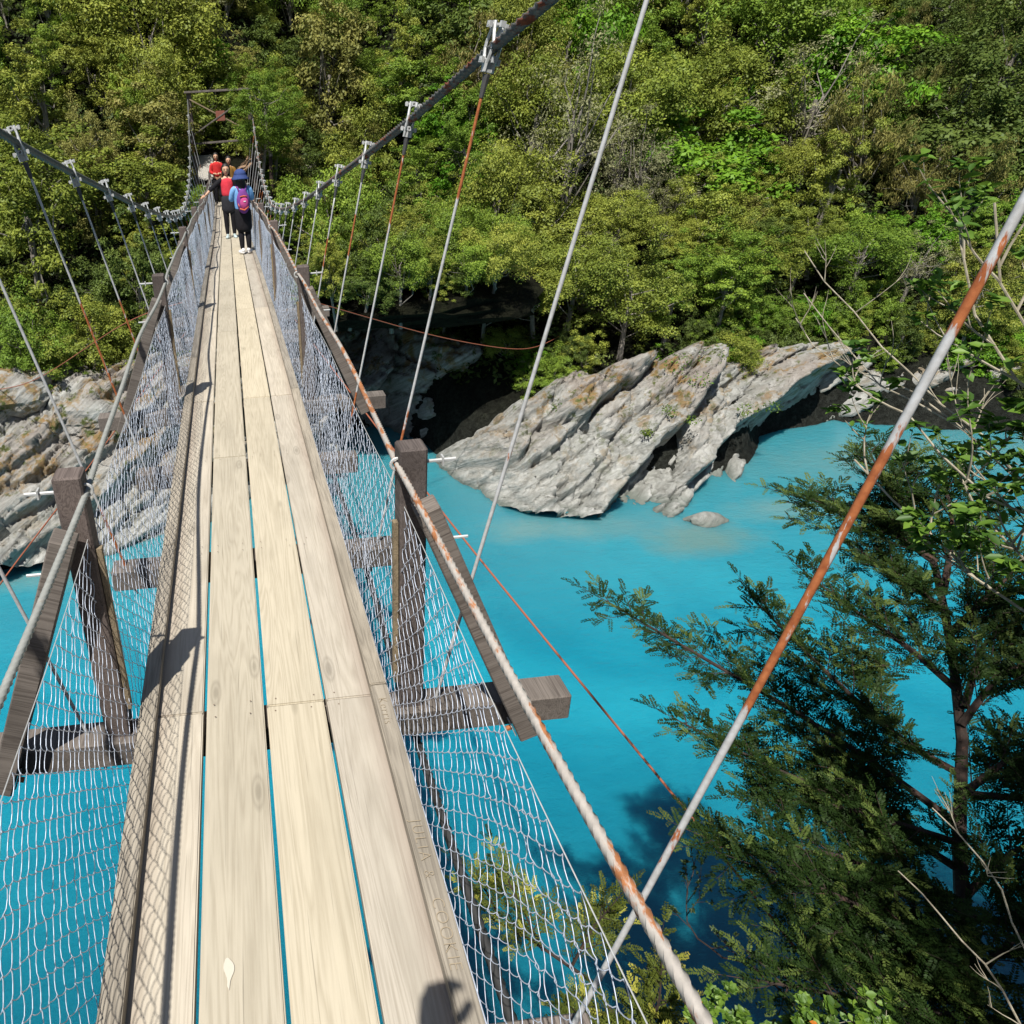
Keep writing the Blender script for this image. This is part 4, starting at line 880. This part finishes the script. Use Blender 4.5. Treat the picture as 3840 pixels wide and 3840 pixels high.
SH = [[(3.3, 1.2, -.9), (2.95, 1.95, .16), (2.84, 2.06, .31), (2.66, 2.22, .46), (2.56, 2.42, .60), (2.46, 2.6, .73)], [(3.3, 1.2, -.9), (2.88, 2.07, .66), (2.71, 2.16, .71), (2.56, 2.24, .82), (2.49, 2.36, .92), (2.45, 2.45, 1.01)],
      [(3.3, 1.2, -.9), (2.76, 2.12, 1.05), (2.6, 2.2, 1.16), (2.53, 2.32, 1.3), (2.49, 2.42, 1.49), (2.47, 2.46, 1.58)], [(3.3, 1.2, -.9), (2.68, 2.18, 1.2), (2.56, 2.24, 1.4), (2.50, 2.34, 1.55), (2.45, 2.38, 1.72)],
      [(3.3, 1.2, -.9), (2.9, 2.0, .4), (2.7, 2.2, .62), (2.62, 2.3, .8)]]
shrub('shrub', SH, 'tall shrub with pale stems and broad glossy leaves at the right picture edge', .054, 66, (.085, .17, .022), 4, .009, 24, .38, orange=5)
BR = [[(3.2, 1.5, .2), (2.84, 2.58, .87), (2.77, 2.97, .94), (2.74, 3.18, 1.06), (2.7, 3.39, 1.22)], [(3.2, 1.5, .2), (2.81, 2.64, .94), (2.84, 2.94, 1.02), (2.79, 3.17, 1.16), (2.75, 3.38, 1.31), (2.75, 3.53, 1.41)], [(3.2, 1.5, .2), (2.79, 2.83, .98), (2.78, 3.11, .93), (2.73, 3.31, 1.01), (2.73, 3.46, 1.1)]]
shrub('bare_branch', BR, 'leafless pale twigs reaching out over the river in front of the cliff', .05, 0, (.1, .15, .02), 6, .0055, 9, .30, cat='branch')
LB = [[(2.3, 1.2, -2.6), (1.73, 1.72, -1.5)], [(2.3, 1.2, -2.6), (1.91, 1.66, -1.42)], [(2.3, 1.2, -2.6), (2.15, 1.72, -1.5)], [(2.3, 1.2, -2.6), (2.17, 1.58, -1.42)], [(2.3, 1.2, -2.6), (1.82, 1.56, -1.5)], [(2.3, 1.2, -2.6), (2.35, 1.55, -1.5)]]
shrub('shrub', LB, 'low bush of small round leaves, some orange, at the bottom right', .034, 190, (.09, .17, .02), 12, .006, 11, .26, orange=26, lw=.62)
shrub('sapling', [[(2.5, 1.9, -1.95), (2.33, 2.12, -1.83), (2.24, 2.33, -2.01), (2.23, 2.53, -2.03), (2.29, 2.6, -1.95), (2.42, 2.78, -1.89)]], 'thin half-bare sapling standing over the water left of the dark conifer', .022, 90, (.03, .055, .015), 21, .006, 12, .2, wood=BARKD)
shrub('bare_branch', [[(3.0, 1.1, -1.6), (2.75, 1.55, -1.05), (2.6, 1.9, -.85)], [(3.0, 1.1, -1.6), (2.85, 1.75, -.75), (2.75, 2.0, -.62)]], 'dead forked twig in front of the conifer near the bottom right corner', .03, 0, (.1, .1, .1), 33, .006, 5, .26, cat='branch')
# ---- trees on the near bank beside and behind the viewer; unseen ones at right placed to shade the conifer
def near_tree(x, y, z, sc, kind, label, zs=None, lift=0):
    va, a, b, words = KINDS[kind]; sp = SPEC[va[0]]; e = empty('bank_tree', (x, y, z), label, 'tree'); e.scale = (sc, sc, zs or sc); e.rotation_euler = (0, 0, x)
    c = link('crown', sp['me'], None, e, (0, 0, 1.7+lift)); c.color = (*a, 1); link('trunk', sp['tr'][0], None, e, (0, 0, 1.7+lift))
    if lift: MB().tube([(0, 0, -.6), (.05, .03, lift*.5), (0, 0, lift-.3)], [.16, .13, .11], 8).build('lower_trunk', BARKD, e, smooth=True)
near_tree(3.5, -.9, -1.2, .9, 'olive', 'unseen tall olive tree right of the bridge entrance, placed to shade the conifer', 1.0, 3.6)
near_tree(4.9, -.2, -1.6, .9, 'green', 'unseen tall green tree beside the olive one, placed to shade the conifer', 1.0, 2.8)
near_tree(5.4, .6, -2.0, .95, 'green', 'unseen green tree right of the leaning conifer, placed to shade it', 1.35)
near_tree(1.75, 31.2, -.9, .62, 'green', 'slim green tree hiding the right leg of the far tower', None, 4.0)
near_tree(7.2, -1.0, -1.4, 1.3, 'dark', 'dark tree on the near bank behind the conifer')
near_tree(-4.5, -3.5, -1.2, 1.2, 'olive', 'olive tree on the near bank left of the bridge entrance')

#@@VEGEND

# ================================================================ people
def skin(name, pts, edges, m, parent, lvl=2):
    if name != 'body':     # clothing: pull the open ends out so that the rounded caps reach the hems
        pts = dict(pts); kk = list(pts); f = {'top': 1.2, 'jacket': 1.15, 'shirt': 1.2, 'skirt': 1.12, 'side_panel': 1.25, 'sleeve': 1.16, 'legging': 1.12, 'trouser_leg': 1.12}.get(name, 1.15)
        P0 = {k: Vector(pts[k][:3]) for k in kk}
        for a, b in ((kk[0], kk[1]), (kk[-1], kk[-2])):
            d = (P0[a]-P0[b]).normalized(); q = P0[a]+d*min(.05, pts[a][3]*.45); pts[a] = (*q, *pts[a][3:])
        pts = {k: (*v[:3], v[3]*f, (v[4] if len(v) > 4 else v[3])*f) for k, v in pts.items()}
    """continuous body: pts = {name: (x,y,z,rx,ry)} joined by edges, grown with a Skin modifier"""
    ks = list(pts); me = bpy.data.meshes.new(name); me.from_pydata([pts[k][:3] for k in ks], [(ks.index(a), ks.index(b)) for a, b in edges], [])
    o = bpy.data.objects.new(name, me); COL.objects.link(o); md = o.modifiers.new('skin', 'SKIN'); md.use_smooth_shade = True
    for i, k in enumerate(ks): v = me.skin_vertices[0].data[i]; v.radius = (pts[k][3], pts[k][4] if len(pts[k]) > 4 else pts[k][3]); v.use_root = (i == 0)
    sb = o.modifiers.new('sub', 'SUBSURF'); sb.levels = sb.render_levels = lvl
    bpy.context.view_layer.update(); nm = bpy.data.meshes.new_from_object(o.evaluated_get(bpy.context.evaluated_depsgraph_get()))
    bpy.data.objects.remove(o); nm.name = name; nm.materials.clear(); return link(name, nm, m, parent, smooth=True)
def chain(*k): return [(k[i], k[i+1]) for i in range(len(k)-1)]
SKINM = mat('skin', (.52, .30, .19), .55); HAIR = mat('hair_black', (.015, .011, .009), .5); SHOEW = mat('shoe_white', (.75, .74, .74), .6); SHOEG = mat('shoe_grey', (.42, .5, .5), .6)
def cloth(n, c):
    m = mat(n, c, .85, 0, .2); g = G(m); f = g.noise(g.coords('Object'), 9, 4, .6); g.base(g.ramp(f, [(.3, [q*.72 for q in c]), (.7, c)])); g.bump(f, .5, .02); return m
PINK = cloth('cloth_coral', (.75, .05, .075)); BLACK = cloth('cloth_black', (.014, .013, .016)); SKIRT = cloth('cloth_charcoal', (.03, .03, .036)); BLUE = cloth('cloth_light_blue', (.20, .42, .75)); NAVY = cloth('cloth_denim', (.045, .075, .22)); PURP = cloth('cloth_purple', (.20, .055, .27)); MAG = cloth('cloth_magenta', (.55, .08, .26)); ORNG = cloth('cloth_orange', (.7, .16, .08)); REDC = cloth('cloth_red', (.55, .03, .03)); OCHRE = cloth('cloth_ochre', (.25, .13, .03))
def head(root, z, back=False, hair_len=.26, sc=1, x=0, y=0, tilt=0, hair=True):
    H = 1.12*sc
    def shp(d, p):
        if d.z < 0: p = Vector((p.x*(1-.28*(-d.z)), p.y*(1-.12*(-d.z)), p.z*1.08))
        return p
    b = MB().blob((x, y, z), (.075*H, .090*H, .108*H), 18, 14, shp)
    fy = y-.088*H if not back else y+.088*H; sg = -1 if not back else 1
    b.blob((x, fy+sg*.006, z-.018), (.013, .02, .028), 8, 6)           # nose
    for q in (-1, 1): b.blob((x+q*.076*H, y, z-.01), (.012, .022, .032), 8, 6)   # ears
    h = b.build('head', SKINM, root, smooth=True)
    f = MB()
    for q in (-1, 1): f.blob((x+q*.031, fy-sg*.008, z+.008), (.013, .010, .007), 8, 6); f.blob((x+q*.031, fy-sg*.008, z+.03), (.018, .010, .004), 8, 4)
    f.build('eye', HAIR, h); MB().blob((x, fy-sg*.004, z-.055), (.026, .010, .008), 8, 6).build('mouth', mat('lips', (.45, .10, .09), .5), h)
    if hair:
        hb = MB(); hb.blob((x, y-sg*.022, z+.024), (.094*H, .102*H, .110*H), 18, 12, lambda d, p: p if not (d.y*sg > .35 and d.z < .45) else p*.80)
        hb.blob((x, y-sg*.055, z-.07-hair_len*.3), (.088, .05, .10+hair_len*.5), 14, 10)
        for q in (-1, 1): hb.blob((x+q*.078, y-sg*.005, z-.05-hair_len*.22), (.022, .045, .06+hair_len*.38), 10, 8)
        hb.build('hair', HAIR, root, smooth=True)
    return h
def hand(b, p, d, up, sc=1.0, curl=.5):
    """palm and five bent fingers at wrist p pointing along d"""
    p = Vector(p); d = Vector(d).normalized(); up = Vector(up); s = d.cross(up).normalized(); n = s.cross(d).normalized()
    b.tube([p, p+d*.03*sc, p+d*.075*sc, p+d*.09*sc], [.021*sc, .031*sc, .035*sc, .026*sc], 8)
    for i, (o, l) in enumerate(((-.026, .058), (-.009, .070), (.009, .066), (.026, .052))):
        a = p+d*.082*sc+s*o*sc; c = a+(d-n*curl*.3).normalized()*l*.45*sc; e = c+(d*.6-n*curl).normalized()*l*.35*sc; g = e+(d*.25-n*curl*1.2).normalized()*l*.28*sc
        b.tube([a, c, e, g], [.0092*sc, .0088*sc, .008*sc, .0065*sc], 6)
    a = p+d*.03*sc-s*.028*sc; c = a+(d*.5-s*.9).normalized()*.035*sc; e = c+(d*.9-s*.2-n*.3).normalized()*.03*sc; b.tube([a, c, e], [.012*sc, .0105*sc, .008*sc], 6)
def shoes(root, feet, m, fwd):
    for i, (x, y, rot) in enumerate(feet):
        b = MB(); b.blob((0, .045*fwd, .035), (.042, .125, .042), 14, 8, lambda d, p: Vector((p.x*(1+.12*d.y*fwd), p.y, max(p.z, -.033))*1)); b.blob((0, -.03*fwd, .075), (.036, .05, .045), 10, 8)
        o = b.build('shoe', m, root, (x, y, 0), smooth=True); o.rotation_euler = (0, 0, rot)
deck = lambda Y: float(dzf(Y))
# --- woman in coral T-shirt, facing the camera, right hand on the rail
wy = 20.4; w1 = empty('person', (.02, wy, deck(wy)), 'smiling woman in coral top and black skirt resting one hand on the fence', 'person'); w1.scale = (1.06, 1.06, 1.06)
skin('body', {'pel': (0, 0, .88, .13, .10), 'bel': (0, 0, 1.0, .11, .085), 'che': (0, 0, 1.2, .135, .095), 'nk0': (0, .005, 1.33, .06, .055), 'nk': (0, 0, 1.40, .045, .045),
     'sr': (-.15, 0, 1.285, .052), 'er': (-.35, -.03, 1.14, .038), 'wr': (-.53, -.12, .99, .025), 'sl': (.15, 0, 1.285, .052), 'el': (.20, .01, 1.05, .036), 'wl': (.18, -.10, .86, .025),
     'hr': (-.08, 0, .84, .088), 'kr': (-.085, -.01, .46, .054), 'cr': (-.085, .02, .30, .050), 'ar': (-.085, .02, .09, .034), 'hl': (.08, 0, .84, .088), 'kl': (.08, -.01, .46, .054), 'cl': (.08, .02, .30, .050), 'al': (.08, .02, .09, .034)},
     chain('pel', 'bel', 'che', 'nk0', 'nk')+chain('nk0', 'sr', 'er', 'wr')+chain('nk0', 'sl', 'el', 'wl')+chain('pel', 'hr', 'kr', 'cr', 'ar')+chain('pel', 'hl', 'kl', 'cl', 'al'), SKINM, w1)
skin('top', {'a': (0, 0, .93, .14, .112), 'b': (0, 0, 1.08, .13, .10), 'c': (0, 0, 1.22, .145, .105), 'd': (0, 0, 1.31, .125, .085)}, chain('a', 'b', 'c', 'd'), PINK, w1)
for q, e, wv in ((-1, (-.35, -.03, 1.14), (-.42, -.065, 1.085)), (1, (.20, .01, 1.05), (.195, -.03, .98))):
    skin('sleeve', {'a': (q*.11, 0, 1.30, .062), 'b': (q*.17, 0, 1.27, .060), 'c': (*e, .049), 'd': (*wv, .044)}, chain('a', 'b', 'c', 'd'), BLACK, w1)
for q in (-1, 1): skin('side_panel', {'a': (q*.105, .02, .95, .05, .09), 'b': (q*.10, .02, 1.10, .045, .08), 'c': (q*.115, .015, 1.26, .045, .08)}, chain('a', 'b', 'c'), BLACK, w1)
skin('skirt', {'a': (0, 0, .96, .142, .112), 'b': (0, 0, .85, .168, .13), 'c': (0, 0, .70, .165, .125), 'd': (0, 0, .60, .16, .12)}, chain('a', 'b', 'c', 'd'), SKIRT, w1)
for q in (-1, 1): skin('legging', {'a': (q*.08, 0, .66, .078), 'b': (q*.083, -.01, .46, .060), 'c': (q*.083, .02, .30, .056), 'd': (q*.083, .02, .10, .040)}, chain('a', 'b', 'c', 'd'), BLACK, w1)
hb = MB(); hand(hb, (-.53, -.12, .99), (-.75, -.35, -.3), (0, 0, 1)); hand(hb, (.18, -.10, .86), (0, -.3, -1), (0, -1, 0)); hb.build('hand', SKINM, w1, smooth=True)
head(w1, 1.505, hair_len=.30); shoes(w1, ((-.085, -.01, -.15), (.085, -.01, .2)), SHOEG, -1)
# --- person in blue hat with backpack, back to the camera
wy = 16.5; w2 = empty('person', (.30, wy, deck(wy)), 'person in blue bucket hat and light blue top with purple backpack, seen from behind', 'person'); w2.rotation_euler = (0, 0, .12)
skin('body', {'pel': (0, 0, .86, .13, .10), 'bel': (0, 0, .98, .12, .09), 'che': (0, 0, 1.17, .135, .10), 'nk0': (0, 0, 1.29, .06, .055), 'nk': (0, .01, 1.36, .045, .045),
     'sr': (.15, 0, 1.25, .052), 'er': (.21, .05, 1.03, .038), 'wr': (.10, .22, 1.18, .025), 'sl': (-.15, 0, 1.25, .052), 'el': (-.22, .05, 1.03, .038), 'wl': (-.10, .22, 1.18, .025),
     'hr': (.08, 0, .82, .088), 'kr': (.075, .01, .45, .055), 'cr': (.075, -.02, .30, .052), 'ar': (.075, -.01, .09, .034), 'hl': (-.08, 0, .82, .088), 'kl': (-.07, .01, .45, .055), 'cl': (-.07, -.02, .30, .052), 'al': (-.07, -.01, .09, .034)},
     chain('pel', 'bel', 'che', 'nk0', 'nk')+chain('nk0', 'sr', 'er', 'wr')+chain('nk0', 'sl', 'el', 'wl')+chain('pel', 'hr', 'kr', 'cr', 'ar')+chain('pel', 'hl', 'kl', 'cl', 'al'), SKINM, w2)
skin('top', {'a': (0, 0, .84, .158, .118), 'b': (0, 0, 1.0, .14, .105), 'c': (0, 0, 1.18, .15, .11), 'd': (0, 0, 1.27, .125, .085)}, chain('a', 'b', 'c', 'd'), BLUE, w2)
for q in (-1, 1): skin('sleeve', {'a': (q*.11, 0, 1.26, .064), 'b': (q*.17, 0, 1.24, .062), 'c': (q*.22, .05, 1.03, .050), 'd': (q*.14, .17, 1.13, .038)}, chain('a', 'b', 'c', 'd'), BLUE, w2)
skin('skirt', {'a': (0, 0, .90, .15, .11), 'b': (0, 0, .80, .172, .13), 'c': (0, 0, .55, .165, .125), 'd': (0, 0, .46, .16, .12)}, chain('a', 'b', 'c', 'd'), BLACK, w2)
for q in (-1, 1): skin('legging', {'a': (q*.075, 0, .56, .072), 'b': (q*.072, .01, .44, .062), 'c': (q*.072, -.02, .30, .058), 'd': (q*.072, -.01, .10, .042)}, chain('a', 'b', 'c', 'd'), BLACK, w2)
hb = MB(); hand(hb, (.10, .22, 1.18), (-.4, .2, .9), (0, 1, 0)); hand(hb, (-.10, .22, 1.18), (.4, .2, .9), (0, 1, 0)); hb.build('hand', SKINM, w2, smooth=True)
head(w2, 1.455, back=True, hair_len=.16); shoes(w2, ((.07, .0, -.5), (-.075, -.02, .35)), SHOEW, 1)
hh = MB(); hh.blob((0, .0, 1.520), (.122, .135, .100), 20, 10, lambda d, p: Vector((p.x, p.y, max(p.z, -.02)))); 
V0 = len(hh.v)
for rr, zz in ((.121, 1.520), (.140, 1.475), (.172, 1.440), (.170, 1.432), (.118, 1.500)):
    for j in range(24): a = 2*math.pi*j/24; hh.v.append((rr*math.cos(a), rr*1.08*math.sin(a), zz+.006*math.sin(a*3)))
for i in range(4):
    for j in range(24): a = V0+i*24+j; c = V0+i*24+(j+1) % 24; hh.f.append((a, c, c+24, a+24))
hh.build('hat', NAVY, w2, smooth=True)
bp = MB().blob((0, -.165, 1.03), (.135, .085, .235), 18, 14, lambda d, p: Vector((p.x*(1 if d.z < .2 else 1-.25*(d.z-.2)), p.y, p.z))).build('backpack', PURP, w2, smooth=True)
MB().blob((0.01, -.225, 1.0), (.088, .055, .13), 14, 10).build('front_pocket', MAG, bp, smooth=True)
b = MB(); b.tube([(-.07, -.245, 1.12), (0, -.262, 1.135), (.07, -.245, 1.12)], .012, 6); b.tube([(-.09, -.235, .90), (0, -.27, .87), (.09, -.235, .93)], .014, 6); b.tube([(-.105, -.20, 1.0), (-.09, -.225, .92)], .012, 6); b.build('trim', ORNG, bp, smooth=True)
b = MB(); b.box((.012, -.283, 1.035), (.022, .003, .010)); b.build('patch', SHOEW, bp)
for q in (-1, 1): MB().tube([(q*.06, -.13, 1.20), (q*.085, -.07, 1.285), (q*.10, .02, 1.32), (q*.105, .10, 1.23), (q*.11, .115, 1.1)], .019, 8).build('strap', PURP, bp, smooth=True)
# --- two people waiting behind
for (x, y, z, m, lb, seed) in ((-.30, 29.6, -.42, REDC, 'person in a red jacket standing at the far end of the bridge', 1), (.13, 27.8, -.5, OCHRE, 'person in an ochre jacket half hidden behind the woman in coral', 2)):
    p = empty('person', (x, y, z), lb, 'person')
    skin('body', {'pel': (0, 0, .88, .13, .10), 'che': (0, 0, 1.2, .14, .10), 'nk0': (0, .005, 1.36, .055, .05), 'nk': (0, 0, 1.43, .045, .045), 'sr': (-.16, 0, 1.3, .05), 'er': (-.22, -.05, 1.05, .038), 'wr': (-.10, -.2, 1.0, .026), 'sl': (.16, 0, 1.3, .05), 'el': (.22, -.05, 1.05, .038), 'wl': (.10, -.2, 1.0, .026),
         'hr': (-.08, 0, .84, .09), 'kr': (-.09, -.01, .46, .056), 'ar': (-.09, .02, .09, .036), 'hl': (.08, 0, .84, .09), 'kl': (.09, -.01, .46, .056), 'al': (.09, .02, .09, .036)},
         chain('pel', 'che', 'nk0', 'nk')+chain('nk0', 'sr', 'er', 'wr')+chain('nk0', 'sl', 'el', 'wl')+chain('pel', 'hr', 'kr', 'ar')+chain('pel', 'hl', 'kl', 'al'), SKINM, p)
    skin('jacket', {'a': (0, 0, .88, .165, .13), 'b': (0, 0, 1.1, .15, .115), 'c': (0, 0, 1.26, .16, .115), 'd': (0, 0, 1.35, .12, .085)}, chain('a', 'b', 'c', 'd'), m, p)
    for q in (-1, 1):
        skin('sleeve', {'a': (q*.12, 0, 1.31, .068), 'b': (q*.18, 0, 1.27, .064), 'c': (q*.23, -.05, 1.05, .054), 'd': (q*.13, -.17, 1.01, .042)}, chain('a', 'b', 'c', 'd'), m, p)
        skin('trouser_leg', {'a': (q*.08, 0, .86, .10), 'b': (q*.088, -.01, .46, .07), 'c': (q*.09, .01, .08, .055)}, chain('a', 'b', 'c'), BLACK, p)
    hb = MB(); hand(hb, (-.10, -.2, 1.0), (.4, -.7, .1), (0, 0, 1)); hand(hb, (.10, -.2, 1.0), (-.4, -.7, .1), (0, 0, 1)); hb.build('hand', SKINM, p, smooth=True)
    head(p, 1.54, hair_len=.12 if seed == 1 else .22); shoes(p, ((-.09, 0, -.1), (.09, 0, .1)), BLACK, -1)
# --- the photographer, holding the camera overhead (only the shadow of the hands reaches the picture)
ph = empty('person', (.0, -.34, deck(0)), 'photographer on the deck holding a camera up high, only the hand shadow in view', 'person')
skin('body', {'pel': (0, 0, .92, .14, .10), 'bel': (0, 0, 1.05, .125, .09), 'che': (0, 0, 1.28, .15, .11), 'nk0': (0, 0, 1.44, .06, .055), 'nk': (0, 0, 1.52, .05, .05),
     'sr': (.18, 0, 1.42, .055), 'er': (.24, .08, 1.70, .042), 'wr': (.13, .22, 2.0, .03), 'sl': (-.18, .02, 1.44, .055), 'el': (-.27, .14, 1.70, .042), 'wl': (-.13, .40, 2.0, .03),
     'hr': (.09, 0, .88, .095), 'kr': (.09, .02, .5, .06), 'ar': (.09, -.02, .09, .04), 'hl': (-.09, 0, .88, .095), 'kl': (-.09, .02, .5, .06), 'al': (-.09, -.02, .09, .04)},
     chain('pel', 'bel', 'che', 'nk0', 'nk')+chain('nk0', 'sr', 'er', 'wr')+chain('nk0', 'sl', 'el', 'wl')+chain('pel', 'hr', 'kr', 'ar')+chain('pel', 'hl', 'kl', 'al'), SKINM, ph)
skin('shirt', {'a': (0, 0, .95, .165, .13), 'b': (0, 0, 1.2, .16, .12), 'c': (0, 0, 1.34, .165, .12), 'd': (0, 0, 1.43, .10, .07)}, chain('a', 'b', 'c', 'd'), SKIRT, ph)
for q in (-1, 1): skin('trouser_leg', {'a': (q*.09, 0, .9, .11), 'b': (q*.09, .02, .5, .08), 'c': (q*.09, -.01, .08, .06)}, chain('a', 'b', 'c'), BLACK, ph)
head(ph, 1.64, back=True, hair_len=.05); shoes(ph, ((.09, 0, -.1), (-.09, 0, .1)), BLACK, 1)
hb = MB(); hand(hb, (.13, .22, 2.0), (-.35, .1, .9), (0, 1, 0), 1.05, .9); hand(hb, (-.13, .40, 2.0), (.2, .55, .8), (0, 1, 0), 1.35, 1.0); hb.build('hand', SKINM, ph, smooth=True)
cb = empty('handheld_camera', (CAM.x, -.075, CAM.z), 'black camera held overhead in the hands of the photographer', 'camera')
b = MB(); b.box((0, -.01, 0), (.066, .03, .042)); b.box((0, -.01, .05), (.025, .026, .014)); b.blob((0, -.01, .068), (.024, .022, .012), 10, 6); b.build('body', BLOCK, cb)

#@@END
